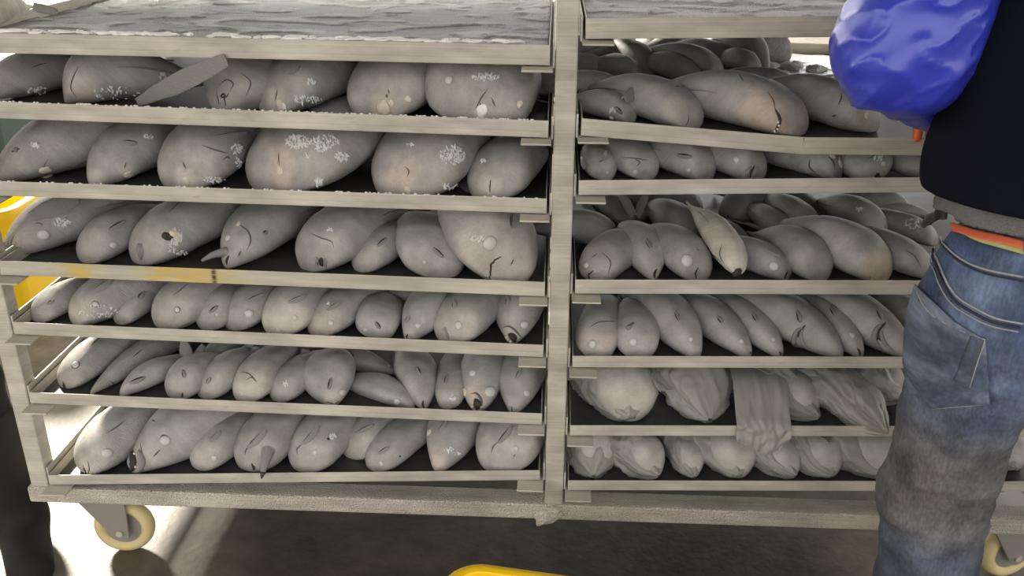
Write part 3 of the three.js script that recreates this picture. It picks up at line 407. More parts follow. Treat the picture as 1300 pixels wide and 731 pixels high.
fishRow('L3', 'front', [
  [4, 318, 108, 266, 84, { L: 0.5, kind: 'plump', q: 0.85, frost: 1, m: [[5, 306], [5, 315], [8, 327]], mw: 0.9, lips: 5, lipR: 3.4, E: [55, 298, 8], g: [[[44, 284], [50, 283], [55, 287]], [[18, 297], [14, 310], [15, 322]]], blades: [[[98, 252], [38, 276], 0.115, 0.10, 22]], cream: 0.3, c: [[78, 282, 36, 12, 6]] }, 'frosty thick lipped fish with raised fin'],
  [112, 328, 166, 284, 64, { L: 0.34, kind: 'broad', q: 0.85, E: [144, 311, 5], f: [[[138, 291], [158, 280], 5, 0.6]] }, 'short fish with rounded pale nose'],
  [180, 328, 260, 272, 88, { L: 0.5, kind: 'broad', q: 0.8, m: [[173, 308], [174, 318], [172, 331]], mw: 1.6, lips: 6, lipR: 4, s: [[212, 300, 6, 'mouth'], [221, 297, 6], [226, 302, 5]], c: [[224, 300, 60, 9, 9], [220, 314, 20, 6, 8], [232, 322, 16, 8, 4]], g: [[[214, 270], [222, 262], [230, 254]]], gw: 0.6 }, 'fat lipped fish with damaged icy eye'],
  [288, 333, 346, 278, 94, { L: 0.44, kind: 'plump', q: 0.72, E: [280, 299, 5], horn: [[268, 318], [256, 331], 0.02, 7], m: [[291, 324], [288, 330], [288, 336]], mw: 1.5, g: [[[302, 284], [315, 294], [318, 306], [313, 318]], [[306, 318], [302, 326]]], gw: 1, s: [[303, 284, 4]], f: [[[334, 297], [339, 293], 3, 0.8]] }, 'horned fish with a curved gill edge'],
  [400, 336, 434, 292, 98, { L: 0.4, kind: 'broad', q: 0.74, roll: 70, m: [[408, 327], [408, 333], [409, 338]], mw: 3.4, lips: 5, lipR: 2.6, g: [[[392, 295], [408, 302], [421, 307], [424, 315]]], c: [[419, 293, 12, 5, 2]] }, 'fish with a small round open mouth'],
  [460, 340, 516, 292, 56, { L: 0.3, kind: 'broad', q: 0.85, cream: 0.4, creamCol: CR, f: [[[479, 312], [490, 302], 4, 0.7]] }, 'slender smooth fish showing its tail'],
  [552, 346, 546, 304, 92, { L: 0.34, kind: 'broad', q: 0.66, roll: -75, E: [539, 333, 3], f: [[[550, 314], [563, 326], 4, 0.8]] }, 'round fish with a tiny white eye'],
  [634, 350, 622, 292, 130, { L: 0.44, kind: 'broad', q: 0.74, roll: -50, E: [622, 309, 10], m: [[637, 326], [626, 332], [623, 342], [626, 352]], mw: 1.2, g: [[[652, 339], [662, 337], [671, 337]]], cream: 0.4, creamCol: CR, c: [[606, 303, 26, 8, 4]], f: [[[650, 290], [649, 272], 10, 0.6]] }, 'big faced fish with a bulging eye'],
]);
fishRow('L3', 'back', [
  [152, 270, 210, 252, 44, { L: 0.34, q: 0.8, frost: 1, tone: 1.25 }, 'white frosted fish'],
  [398, 286, 440, 264, 60, { L: 0.34, q: 0.8, E: [408, 264, 4] }, 'dim fish with pale eye'],
  [452, 292, 480, 266, 64, { L: 0.36, q: 0.75 }, 'grey rounded fish'],
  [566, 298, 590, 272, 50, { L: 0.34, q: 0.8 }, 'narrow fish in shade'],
]);
fishRow('L4', 'front', [
  [48, 405, 86, 374, 48, { L: 0.26, q: 0.8, kind: 'broad', frost: 1, tone: 1.1, f: [[[60, 386], [68, 381], 3, 0.6]] }, 'small snow white fish'],
  [94, 406, 164, 364, 72, { L: 0.4, kind: 'broad', q: 0.8, frost: 1, cream: 0.6, creamLen: 0.05, creamCol: CR, E: [121, 386, 4], ring: 1, f: [[[118, 369], [144, 354], 6, 1.6, 1.3]], c: [[125, 395, 40, 25, 8]] }, 'frosted fish with ringed eye'],
  [154, 408, 200, 366, 42, { L: 0.27, kind: 'broad', q: 0.85, f: [[[175, 379], [182, 371], 4, 1, 1.1]] }, 'thin fish wedged in a gap'],
  [210, 412, 250, 370, 78, { L: 0.36, kind: 'broad', q: 0.76, E: [225, 393, 4], ring: 1, g: [[[220, 374], [228, 369], [238, 360]]] }, 'broad fish with small dark eye'],
  [267, 414, 277, 386, 52, { L: 0.22, kind: 'broad', q: 0.85, E: [275, 399, 2], f: [[[266, 396], [276, 388], 3, 0.4]] }, 'little round fish with narrow tail'],
  [298, 414, 334, 374, 62, { L: 0.33, kind: 'broad', q: 0.78, E: [316, 398, 6], f: [[[313, 382], [335, 373], 5, 1]] }, 'fish with a large white eye'],
  [356, 420, 384, 376, 76, { L: 0.35, kind: 'broad', q: 0.76, cream: 0.75, creamLen: 0.06, creamCol: CR, E: [374, 403, 4], m: [[351, 417], [350, 421]], s: [[351, 420, 3]], f: [[[366, 383], [388, 375], 5, 1]] }, 'plump fish with creamy mouth'],
  [404, 422, 448, 378, 64, { L: 0.36, kind: 'broad', q: 0.76, E: [420, 410, 4], cream: 0.35, c: [[416, 385, 4, 2, 1]], f: [[[415, 393], [434, 383], 4, 1]] }, 'pointed fish with one frost dot'],
  [474, 426, 478, 406, 58, { L: 0.22, kind: 'broad', q: 0.66, roll: -75, E: [463, 420, 3], f: [[[477, 408], [483, 417], 3, 0.5]] }, 'short stubby fish'],
  [518, 428, 538, 394, 64, { L: 0.32, kind: 'plump', q: 0.8, E: [531, 413, 4], m: [[518, 424], [516, 428], [516, 431]], mw: 1, f: [[[514, 409], [520, 401], 3, 0.5]] }, 'pointed fish with split snout'],
  [572, 430, 596, 392, 74, { L: 0.36, kind: 'broad', q: 0.8, E: [582, 413, 6], cream: 0.4, creamCol: CR, m: [[561, 416], [560, 424], [563, 432]], mw: 0.5, lips: 3, lipR: 2.2, f: [[[575, 391], [578, 382], 4, 1.4, 1.2]] }, 'fish with pale lips and eye'],
  [650, 430, 656, 392, 70, { L: 0.38, kind: 'plump', q: 0.9, roll: 50, E: [666, 412, 6], m: [[645, 424], [651, 427], [654, 434]], mw: 4.5, lips: 0, g: [[[637, 416], [646, 414], [660, 426], [664, 434]]], gw: 1.3, T: [[643, 428], [644, 432], [648, 434]], f: [[[643, 387], [646, 377], 4, 1.4, 1.4]] }, 'gaping fish with sharp teeth'],
]);
fishRow('L4', 'back', [
  [294, 376, 320, 362, 36, { L: 0.26, kind: 'broad', q: 0.85 }, 'dark small fish'],
  [405, 386, 436, 366, 44, { L: 0.28, q: 0.8 }, 'grey fish'],
  [474, 386, 520, 374, 44, { L: 0.3, q: 0.75, E: [498, 376, 4] }, 'fish turned sideways'],
  [540, 386, 570, 370, 40, { L: 0.28, q: 0.8 }, 'hidden fish'],
]);
fishRow('L5', 'front', [
  [82, 488, 150, 434, 52, { L: 0.42, kind: 'broad', q: 0.9, frost: 1, E: [96, 463, 5], ring: 1, m: [[79, 484], [79, 489], [81, 494]], mw: 1.4, g: [[[116, 438], [122, 432], [128, 428]]], gw: 1 }, 'long frosty fish with mouth slit'],
  [114, 497, 200, 440, 40, { L: 0.44, kind: 'sharp', q: 0.9, frost: 1, g: [[[168, 454], [176, 447], [182, 443]], [[150, 492], [140, 484]]] }, 'slim fish with a pointed snout'],
  [152, 500, 210, 466, 40, { L: 0.26, kind: 'plump', q: 0.8, f: [[[164, 486], [184, 478], 4, 1, 1]] }, 'short narrow fish with tail showing'],
  [226, 502, 242, 474, 54, { L: 0.2, kind: 'broad', q: 0.8, m: [[232, 498], [231, 504]], mw: 0.8, blades: [[[240, 464], [234, 432], 0.03, 0.075, 20], [[246, 464], [258, 440], 0.03, 0.06, 14]], f: [[[234, 480], [232, 470], 3, 0.6]] }, 'stubby fish with torn tail'],
  [262, 502, 292, 466, 52, { L: 0.26, kind: 'broad', q: 0.8, blades: [[[298, 454], [322, 436], 0.04, 0.065, 9]], f: [[[262, 487], [267, 479], 3, 0.5]] }, 'round headed fish with raised tail'],
  [312, 506, 338, 466, 58, { L: 0.3, kind: 'broad', q: 0.8, cream: 0.7, creamLen: 0.13, creamCol: PALE, g: [[[302, 472], [315, 474], [326, 484]], [[312, 482], [320, 479], [326, 486]]], s: [[305, 502, 2]] }, 'fish with a cream bald head'],
  [354, 506, 382, 472, 50, { L: 0.27, kind: 'broad', q: 0.8, c: [[362, 488, 12, 3, 4]] }, 'smooth fish with a frost mark'],
  [424, 510, 418, 478, 74, { L: 0.25, kind: 'plump', q: 0.66, E: [435, 498, 5], cream: 0.6, creamCol: CR, creamLen: 0.04, blades: [[[412, 466], [384, 446], 0.04, 0.06, 14], [[420, 464], [424, 446], 0.04, 0.06, 12]], f: [[[417, 494], [420, 480], 3, 0.6]], m: [[414, 510], [424, 512], [432, 510]], mw: 0.4, s: [[424, 510, 3]] }, 'flat fish with a white lip'],
  [526, 515, 472, 488, 38, { L: 0.25, kind: 'plump', q: 0.75, roll: 75, E: [504, 510, 5] }, 'spindle shaped fish lying crosswise'],
  [538, 515, 528, 470, 56, { L: 0.32, kind: 'plump', q: 0.8, roll: -75, m: [[537, 508], [537, 515], [539, 518]], mw: 1.2, f: [[[529, 466], [534, 476], 3, 0.8]] }, 'smooth fish with a notched snout'],
  [570, 515, 576, 470, 42, { L: 0.32, kind: 'broad', q: 0.9, c: [[575, 504, 16, 5, 4]], f: [[[565, 486], [568, 475], 3, 0.6]] }, 'thin cylindrical fish'],
  [606, 518, 612, 474, 60, { L: 0.36, kind: 'plump', q: 0.95, roll: 25, E: [[600, 473, 5], [622, 497, 8]], P: [[600, 505, 20, [0.66, 0.5, 0.42], 0.65]], m: [[603, 506], [606, 513], [605, 520]], mw: 5, g: [[[598, 500], [604, 499], [611, 508], [611, 519]]], gw: 1.6, T: [[600, 516], [611, 517]], s: [[588, 498, 5]] }, 'pinkish fish with gaping bony mouth'],
  [652, 520, 660, 478, 64, { L: 0.36, kind: 'plump', q: 0.84, E: [669, 499, 5], m: [[650, 516], [650, 523]], mw: 0.5, f: [[[655, 480], [661, 468], 4, 0.7]] }, 'wide fish with one pale eye'],
]);
fishRow('L5', 'back', [
  [506, 472, 432, 452, 38, { L: 0.36, kind: 'sharp', q: 0.85, roll: 75, E: [494, 464, 2], tail: 0 }, 'long fish lying across'],
  [262, 464, 285, 442, 40, { L: 0.24, kind: 'broad', q: 0.8, tail: 1.6 }, 'grey fish'],
  [318, 458, 342, 442, 36, { L: 0.24, kind: 'broad', q: 0.8, tail: 1.4 }, 'small round nosed fish'],
  [366, 468, 392, 446, 36, { L: 0.24, kind: 'broad', q: 0.8, tail: 1.5 }, 'dark fish'],
]);
fishRow('L6', 'front', [
  [108, 594, 170, 536, 76, { L: 0.44, kind: 'broad', q: 0.85, frost: 1, E: [136, 575, 7], tone: 1.15, m: [[105, 590], [106, 597], [108, 601]], mw: 0.8, g: [[[111, 584], [113, 592], [113, 600]], [[135, 550], [148, 542], [158, 534]]], gw: 1 }, 'brightly lit frosted fish'],  // raised tone puts the daylight at this end into the skin colour
  [166, 592, 230, 542, 94, { L: 0.5, kind: 'plump', q: 0.82, P: [[164, 590, 16, [0.62, 0.54, 0.48], 0.5]], m: [[166, 570], [170, 584], [168, 598]], mw: 5.5, lips: 10, lipR: 5, E: [210, 559, 7], ring: 0, g: [[[203, 559], [206, 553], [213, 553]], [[178, 562], [181, 580], [180, 598]], [[194, 580], [200, 574], [204, 570]], [[192, 533], [198, 535]]], gw: 0.9, T: [[171, 576], [172, 592], [163, 594]] }, 'large fish with tall open mouth'],
  [254, 592, 296, 546, 62, { L: 0.36, kind: 'broad', q: 0.8, E: [272, 581, 4], cream: 0.4, creamCol: CR, f: [[[266, 560], [280, 547], 5, 1, 1]] }, 'smooth pale nosed fish'],
  [318, 592, 350, 544, 78, { L: 0.4, kind: 'broad', q: 0.78, horn: [[340, 572], [333, 603], 0.026, 9], hornTip: 1, m: [[319, 588], [322, 592], [322, 596]], mw: 1.6, f: [[[314, 568], [338, 545], 6, 1, 1.2]], g: [[[338, 566], [338, 572], [335, 578]], [[311, 578], [312, 572], [317, 565]]], gw: 1 }, 'fish with dark tipped spike'],
  [388, 594, 418, 544, 74, { L: 0.38, kind: 'broad', q: 0.78, E: [400, 574, 4], f: [[[384, 563], [405, 541], 6, 1, 1.2]], c: [[422, 554, 14, 5, 3]], s: [[417, 557, 2, 'mouth']], g: [[[374, 578], [377, 570], [384, 563]]] }, 'grey fish with long fin slit'],
  [448, 578, 472, 544, 60, { L: 0.32, kind: 'broad', q: 0.78, cream: 0.7, creamLen: 0.05, creamCol: PALE, f: [[[452, 549], [474, 539], 4, 0.8]] }, 'yellow nosed fish set back'],
  [476, 594, 520, 548, 58, { L: 0.36, kind: 'broad', q: 0.76, E: [484, 588, 4], f: [[[481, 575], [494, 567], 4, 0.7]], s: [[508, 579, 1.5, 'mouth']] }, 'slanted fish with pale eye'],
  [556, 594, 572, 550, 74, { L: 0.4, kind: 'plump', q: 0.8, P: [[546, 588, 22, [0.66, 0.54, 0.46], 0.7]], c: [[570, 570, 16, 6, 4], [580, 576, 10, 4, 3]], s: [[540, 549, 4], [545, 548, 4]], f: [[[558, 546], [567, 535], 4, 0.8]] }, 'fish with warm cream head'],
  [638, 594, 648, 552, 90, { L: 0.42, kind: 'broad', q: 0.74, E: [655, 569, 4], f: [[[632, 562], [650, 541], 5, 1, 1.1]], g: [[[624, 575], [626, 567], [632, 561]], [[652, 580], [654, 576]]] }, 'broad fish with curved fin slit'],
]);
fishRow('L6', 'back', [[312, 528, 340, 518, 32, { L: 0.28, kind: 'broad', q: 0.8 }, 'small pale headed fish']]);

fishRow('R1', 'front', [
  [802, 151, 752, 132, 44, { yaw: -50, L: 0.2, kind: 'broad', q: 0.85, E: [776, 150, 4], c: [[780, 140, 12, 5, 3]], f: [[[781, 135], [790, 144], 3, 0.8]] }, 'small fish beside the post'],
  [878, 157, 834, 118, 80, { L: 0.36, yaw: -38, kind: 'broad', q: 0.72, P: [[865, 145, 26, PALE, 0.5]], g: [[[874, 144], [874, 152], [871, 160]], [[856, 110], [866, 109]]], blades: [[[806, 116], [792, 128], 0.06, 0.05, 14]] }, 'plump fish with tail raised'],
  [1014, 164, 940, 118, 102, { L: 0.42, yaw: -46, kind: 'broad', q: 0.68, P: [[965, 145, 40, [0.66, 0.50, 0.36], 0.55], [1000, 160, 18, PINK, 0.5]], m: [[984, 138], [990, 152], [984, 168]], mw: 2, T: [[988, 155], [989, 159], [987, 163], [984, 166]], g: [[[974, 116], [982, 128], [984, 140]], [[938, 94], [944, 104]]], gw: 0.8 }, 'largest fish with orange tinted teeth'],
  [1108, 160, 1036, 122, 78, { L: 0.38, yaw: -42, kind: 'broad', q: 0.78, cream: 0.35, creamCol: PALE, g: [[[1056, 148], [1062, 146]], [[1064, 134], [1068, 124], [1068, 118]]], gw: 1, s: [[1100, 146, 4]] }, 'fish beneath the blue sleeve'],
]);
fishRow('R1', 'middle', [
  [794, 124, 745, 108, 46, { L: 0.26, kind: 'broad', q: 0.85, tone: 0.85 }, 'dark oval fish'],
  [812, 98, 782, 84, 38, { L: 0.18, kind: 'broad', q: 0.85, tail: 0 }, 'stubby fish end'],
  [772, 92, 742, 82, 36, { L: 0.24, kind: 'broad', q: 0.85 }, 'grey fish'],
  [892, 104, 840, 80, 38, { L: 0.3, q: 0.9, wrinkle: 0.6 }, 'wrinkled fish in ice film'],
  [912, 94, 866, 76, 44, { L: 0.32, kind: 'broad', q: 0.85, e: 0.01 }, 'curved smooth fish'],
  [958, 92, 930, 76, 32, { L: 0.2, kind: 'broad', q: 0.95, tail: 0, e: 0.01 }, 'short upright fish'],
  [1010, 112, 970, 100, 38, { L: 0.28, kind: 'broad', q: 0.8 }, 'low fish half hidden'],
]);
fishRow('R1', 'back', [  // raised tones paint sunlight into the palest fish of this row
  [776, 74, 742, 64, 52, { L: 0.26, kind: 'broad', q: 0.8 }, 'grey fish'],
  [824, 90, 796, 68, 46, { L: 0.28, kind: 'broad', q: 0.85 }, 'rounded fish'],
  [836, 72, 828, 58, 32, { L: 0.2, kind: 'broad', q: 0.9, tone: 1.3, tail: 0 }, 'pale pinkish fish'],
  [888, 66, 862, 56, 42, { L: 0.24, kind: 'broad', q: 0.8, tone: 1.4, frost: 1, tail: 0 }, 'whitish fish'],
  [930, 86, 892, 66, 42, { L: 0.3, kind: 'broad', q: 0.85 }, 'shaded fish'],
  [975, 88, 924, 58, 56, { L: 0.36, q: 0.9, e: 0.005, kind: 'sharp' }, 'long bent fish'],
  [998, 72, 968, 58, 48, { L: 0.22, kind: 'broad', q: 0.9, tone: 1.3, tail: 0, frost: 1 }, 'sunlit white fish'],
]);
fishRow('R2', 'front', [
  [764, 224, 754, 208, 46, { yaw: -5, L: 0.2, kind: 'broad', q: 0.8, tail: 0, E: [771, 219, 2.5], g: [[[760, 206], [766, 203]]], blades: [[[766, 202], [769, 195], 0.06, 0.075, 8], [[742, 214], [738, 202], 0.04, 0.07, 5]] }, 'small fish with upright fins'],
  [818, 222, 802, 204, 62, { yaw: -22, L: 0.26, kind: 'broad', q: 0.76, E: [807, 219, 4.5], g: [[[806, 202], [812, 206], [808, 211]], [[790, 200], [806, 201], [826, 204]]] }, 'round fish with gill crease'],
  [898, 223, 860, 206, 56, { yaw: -40, L: 0.24, kind: 'broad', q: 0.92, E: [874, 216, 3], f: [[[860, 196], [879, 199], 4, 0.8, 1]] }, 'smooth blunt fish'],
  [964, 223, 922, 206, 56, { yaw: -40, L: 0.26, kind: 'broad', q: 0.95, m: [[958, 210], [954, 217], [952, 226]], mw: 1.4, lips: 4.5, lipR: 3, E: [935, 203, 5] }, 'fish with dark mouth slit'],
  [1066, 221, 1010, 207, 50, { yaw: -48, L: 0.28, kind: 'broad', q: 0.98, wrinkle: 0.4, g: [[[1028, 201], [1028, 212], [1036, 220]], [[1052, 198], [1058, 206], [1060, 216]]], gw: 1.2, s: [[1070, 205, 6], [1056, 196, 5]] }, 'battered fish with swollen lips'],
  [1116, 224, 1096, 204, 66, { yaw: -20, L: 0.3, kind: 'broad', q: 0.72, m: [[1112, 219], [1115, 222], [1116, 225]], mw: 1.5, E: [1134, 210, 4], roll: 60, g: [[[1102, 202], [1114, 195], [1126, 202]]], c: [[1116, 201, 14, 6, 4]] }, 'broad fish with notched mouth'],
  [1186, 224, 1150, 206, 46, { yaw: -40, L: 0.28, kind: 'broad', q: 0.9 }, 'pale fish near the dark shirt'],
]);
fishRow('R2', 'back', [
  [770, 198, 748, 188, 40, { yaw: -30, L: 0.26, kind: 'broad', q: 0.8 }, 'dim fish'], [850, 196, 826, 186, 40, { yaw: -30, L: 0.26, kind: 'broad', q: 0.8 }, 'grey fish'], [1000, 206, 966, 194, 44, { yaw: -30, L: 0.26, kind: 'broad', q: 0.8 }, 'shadowed fish'],
]);
fishRow('R3', 'front', [
  [750, 352, 778, 320, 58, { L: 0.3, kind: 'broad', q: 0.82, roll: -75, cream: 0.4, creamLen: 0.15, creamCol: [0.5, 0.42, 0.38], E: [740, 337, 4.5], m: [[754, 343], [748, 348], [744, 354]], mw: 0.9, g: [[[764, 320], [775, 332], [772, 348]], [[751, 327], [758, 322]]] }, 'pinkish faced fish'],
  [830, 350, 808, 298, 60, { L: 0.32, kind: 'plump', q: 0.84, m: [[834, 341], [831, 347], [831, 353]], mw: 1.4, blades: [[[806, 276], [788, 246], 0.05, 0.085, 11], [[808, 276], [820, 248], 0.05, 0.08, 11]], f: [[[826, 315], [820, 305], 4, 1.4, 0.6]] }, 'long fish with tail standing'],
  [886, 350, 864, 316, 62, { L: 0.3, kind: 'broad', q: 0.84, E: [872, 331, 9], m: [[887, 339], [883, 346], [884, 354]], mw: 1, g: [[[884, 316], [888, 318]]] }, 'round fish with bulging pale eye'],
  [936, 344, 886, 282, 42, { L: 0.32, kind: 'broad', q: 1.0, e: 0.03, pitch: 0.1, col: [0.60, 0.57, 0.47], cream: 0.3, creamCol: PALE, roll: -40, tail: 0, wrinkle: 0.3, m: [[928, 350], [935, 347], [939, 340]], mw: 5, lips: 0, g: [[[916, 310], [914, 324], [920, 336]], [[904, 322], [914, 332]]] }, 'cream coloured open mouthed fish'],
  [1000, 350, 960, 324, 52, { L: 0.28, kind: 'broad', q: 0.82, E: [982, 338, 7], m: [[1000, 344], [997, 349], [996, 355]], mw: 1.2, f: [[[975, 318], [988, 326], 3, 0.8]] }, 'fish with white eye patch'],
  [1040, 350, 1032, 326, 62, { L: 0.26, kind: 'broad', q: 0.88, tail: 0 }, 'ball shaped fish seen head on'],
  [1122, 350, 1078, 312, 72, { L: 0.36, kind: 'broad', q: 0.88, cream: 0.65, creamLen: 0.05, creamCol: [0.62, 0.50, 0.28], s: [[1108, 355, 4, 'lip']], blades: [[[1052, 314], [1062, 328], 0.05, 0.035, 4]] }, 'yellow chinned large fish'],
  [1178, 348, 1136, 318, 56, { L: 0.34, kind: 'broad', q: 0.82, g: [[[1150, 318], [1160, 324], [1170, 340]]] }, 'fish next to the blue jeans'],
]);
fishRow('R3', 'middle', [
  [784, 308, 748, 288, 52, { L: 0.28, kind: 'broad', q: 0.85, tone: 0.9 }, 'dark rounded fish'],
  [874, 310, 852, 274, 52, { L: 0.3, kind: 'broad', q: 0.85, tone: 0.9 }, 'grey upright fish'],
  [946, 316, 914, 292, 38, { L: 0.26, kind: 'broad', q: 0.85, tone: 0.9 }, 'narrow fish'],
  [1008, 316, 958, 264, 40, { L: 0.34, kind: 'plump', q: 0.85, e: 0.012, m: [[1006, 312], [1005, 318], [1006, 321]], mw: 1 }, 'slender fish with notched snout'],
  [1030, 302, 986, 260, 48, { L: 0.32, kind: 'broad', q: 0.85, e: 0.012, m: [[1022, 296], [1024, 300], [1024, 304]], mw: 1.4 }, 'plump fish with mouth slit'],
  [1114, 300, 1076, 270, 50, { L: 0.26, kind: 'broad', q: 0.88, e: 0.02, tail: 0, c: [[1090, 266, 12, 6, 3]] }, 'greenish grey stubby fish'],
  [1188, 308, 1134, 286, 40, { L: 0.3, kind: 'broad', q: 0.85, e: 0.012, c: [[1160, 284, 24, 12, 6]] }, 'frost flecked fish'],
]);
fishRow('R3', 'back', [
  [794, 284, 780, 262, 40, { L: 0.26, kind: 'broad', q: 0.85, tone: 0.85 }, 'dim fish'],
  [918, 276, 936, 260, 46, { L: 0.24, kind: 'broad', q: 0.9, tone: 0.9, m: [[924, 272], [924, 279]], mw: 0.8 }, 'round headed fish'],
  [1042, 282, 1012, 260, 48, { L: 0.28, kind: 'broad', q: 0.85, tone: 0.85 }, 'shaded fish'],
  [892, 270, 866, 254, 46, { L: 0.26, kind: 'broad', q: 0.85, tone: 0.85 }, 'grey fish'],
  [1184, 274, 1120, 262, 26, { L: 0.28, q: 0.7 }, 'flat fish'],
  [1152, 266, 1112, 254, 38, { L: 0.26, kind: 'broad', q: 0.8 }, 'small fish'],
]);
fishRow('R4', 'front', [
  [754, 450, 766, 402, 58, { L: 0.32, kind: 'broad', q: 0.84, E: [752, 437, 6], cream: 0.3, creamCol: PINK, g: [[[748, 416], [760, 409], [782, 408]]] }, 'round fish by the post'],
  [808, 450, 808, 406, 60, { L: 0.3, kind: 'broad', q: 0.8, E: [804, 434, 6], blades: [[[826, 404], [796, 418], 0.062, 0.06, 3], [[774, 394], [814, 378], 0.05, 0.07, 9]] }, 'pear shaped fish with thin spine'],
  [886, 450, 848, 400, 66, { L: 0.4, kind: 'plump', q: 0.88, E: [877, 430, 3.5], f: [[[862, 407], [857, 396], 3, 1, 0.7]] }, 'smooth pointed fish'],
  [952, 450, 898, 400, 56, { L: 0.42, kind: 'plump', q: 0.88, E: [941, 433, 3.5], f: [[[917, 410], [911, 402], 3, 1, 0.7]], m: [[952, 446], [957, 450]], mw: 0.6 }, 'slim pointed fish'],
  [992, 450, 942, 400, 52, { L: 0.42, kind: 'plump', q: 0.9, E: [982, 431, 3], m: [[989, 446], [991, 449], [991, 452]], mw: 0.9, f: [[[961, 408], [955, 398], 3, 1, 0.7]] }, 'slim fish with nicked snout'],
  [1070, 450, 996, 400, 66, { L: 0.46, kind: 'plump', q: 0.9, gillOpen: [[[1022, 414], [1012, 420], [1008, 432], [1014, 450]], [[1022, 415], [1017, 424], [1020, 436], [1030, 446]]], f: [[[1016, 410], [1011, 394], 4, 1.4, 0.8]] }, 'fish with torn open gill'],
  [1094, 450, 1048, 400, 54, { L: 0.42, kind: 'plump', q: 0.9, E: [1082, 425, 4], m: [[1088, 442], [1091, 446], [1092, 452]], mw: 1.3, f: [[[1060, 400], [1054, 390], 3, 1, 0.7]] }, 'tapering fish with split mouth'],
  [1158, 450, 1088, 400, 66, { L: 0.46, kind: 'plump', q: 0.9, gillOpen: [[[1124, 410], [1114, 416], [1110, 430], [1122, 446]], [[1124, 412], [1119, 422], [1124, 436], [1136, 446]]], f: [[[1120, 406], [1113, 392], 4, 1.4, 0.8]] }, 'dark gilled fish with torn cheek'],
  [1204, 434, 1142, 394, 54, { L: 0.4, kind: 'plump', q: 0.85 }, 'fish partly behind the jeans'],
]);

// ---------------------------------------------------------------- ice in the top trays and on tray floors
function iceSheet(key, label, o = {}) {
  const s = SH[key], x0 = o.x0 ?? s.x0 + 0.005, x1 = o.x1 ?? s.x1 - 0.005, z0 = o.z0 ?? 0.004, z1 = o.z1 ?? -DEPTH + 0.02, amp = o.amp ?? 0.0045, seed = o.seed || 1;
  const nu = 170, nv = 130, col = [];
  const f = (u, v) => { const x = lerp(x0, x1, u), z = lerp(z0, z1, v), a = fbm(x * 4 + seed, z * 4.5, seed, 4), r = 1 - Math.abs(noise(x * 3.2 + seed + a * 2, z * 4.5 + x * 1.4 + a * 1.5, 3)) * 5, cr = Math.max(0, r), fl = sstep(0.12, 0.2, noise(x * 9 + 7, z * 14 + seed, 9));
    const edge = o.ragged ? sstep(0, 0.06, Math.min(u, 1 - u, v, 1 - v) + 0.03 * noise(x * 20, z * 20, 1)) : 1;
    const p = V(x, s.floorAt(x) + 0.001 + edge * ((o.base ?? 0.012) + amp * (0.5 + a) * 1.4 + amp * 0.6 * cr * cr + fl * 0.0025), z); p.u = x; p.v = z; return p; };
  const g = slabGeo(nu, nv, f, 0.0015), p = g.attributes.position;
  for (let i = 0; i < p.count; i++) { const x = p.getX(i), z = p.getZ(i), a = fbm(x * 6 + seed, z * 9, 4, 5), pale = o.white ? 1 : clamp(sstep(0.12, 0.2, noise(x * 9 + 7, z * 14 + seed, 9)) * 0.5 + sstep(0.1, 0.4, fbm(x * 8 + 3, z * 20 + seed, 8, 4)) * 0.5, 0, 1), k = (o.tone || 0.14) * (1 + a * 1.1);
    col.push(lerp(k, 0.52, pale * 0.55 + (o.white ? 0.4 : 0)), lerp(k * 0.98, 0.50, pale * 0.55 + (o.white ? 0.4 : 0)), lerp(k * 0.96, 0.47, pale * 0.55 + (o.white ? 0.4 : 0))); }
  g.setAttribute('color', new THREE.Float32BufferAttribute(col, 3));
  const m = mesh(numbered('ice_sheet'), g, new THREE.MeshStandardMaterial({ vertexColors: true, roughness: o.rough ?? 0.5, bumpMap: bumpIce, bumpScale: o.bump ?? 0.0016 }), scene); m.userData = { label, category: 'ice' };
}
iceSheet('L0', 'wrinkled grey sheet of ice filling the top left tray', { seed: 2.3 });
iceSheet('R0', 'rough grey ice filling the top right tray', { seed: 6.1, tone: 0.24, amp: 0.008 });
iceSheet('R1', 'broken ice whitened for sky glare at the back of the second right tray', { x0: 0.46, x1: 1.1, z0: -0.34, z1: -0.97, seed: 8.4, tone: 0.5, white: 1, rough: 0.14, amp: 0.0022, base: 0.004, bump: 0.0005, ragged: 1 });  // white base colour paints the glare of the sky on the ice
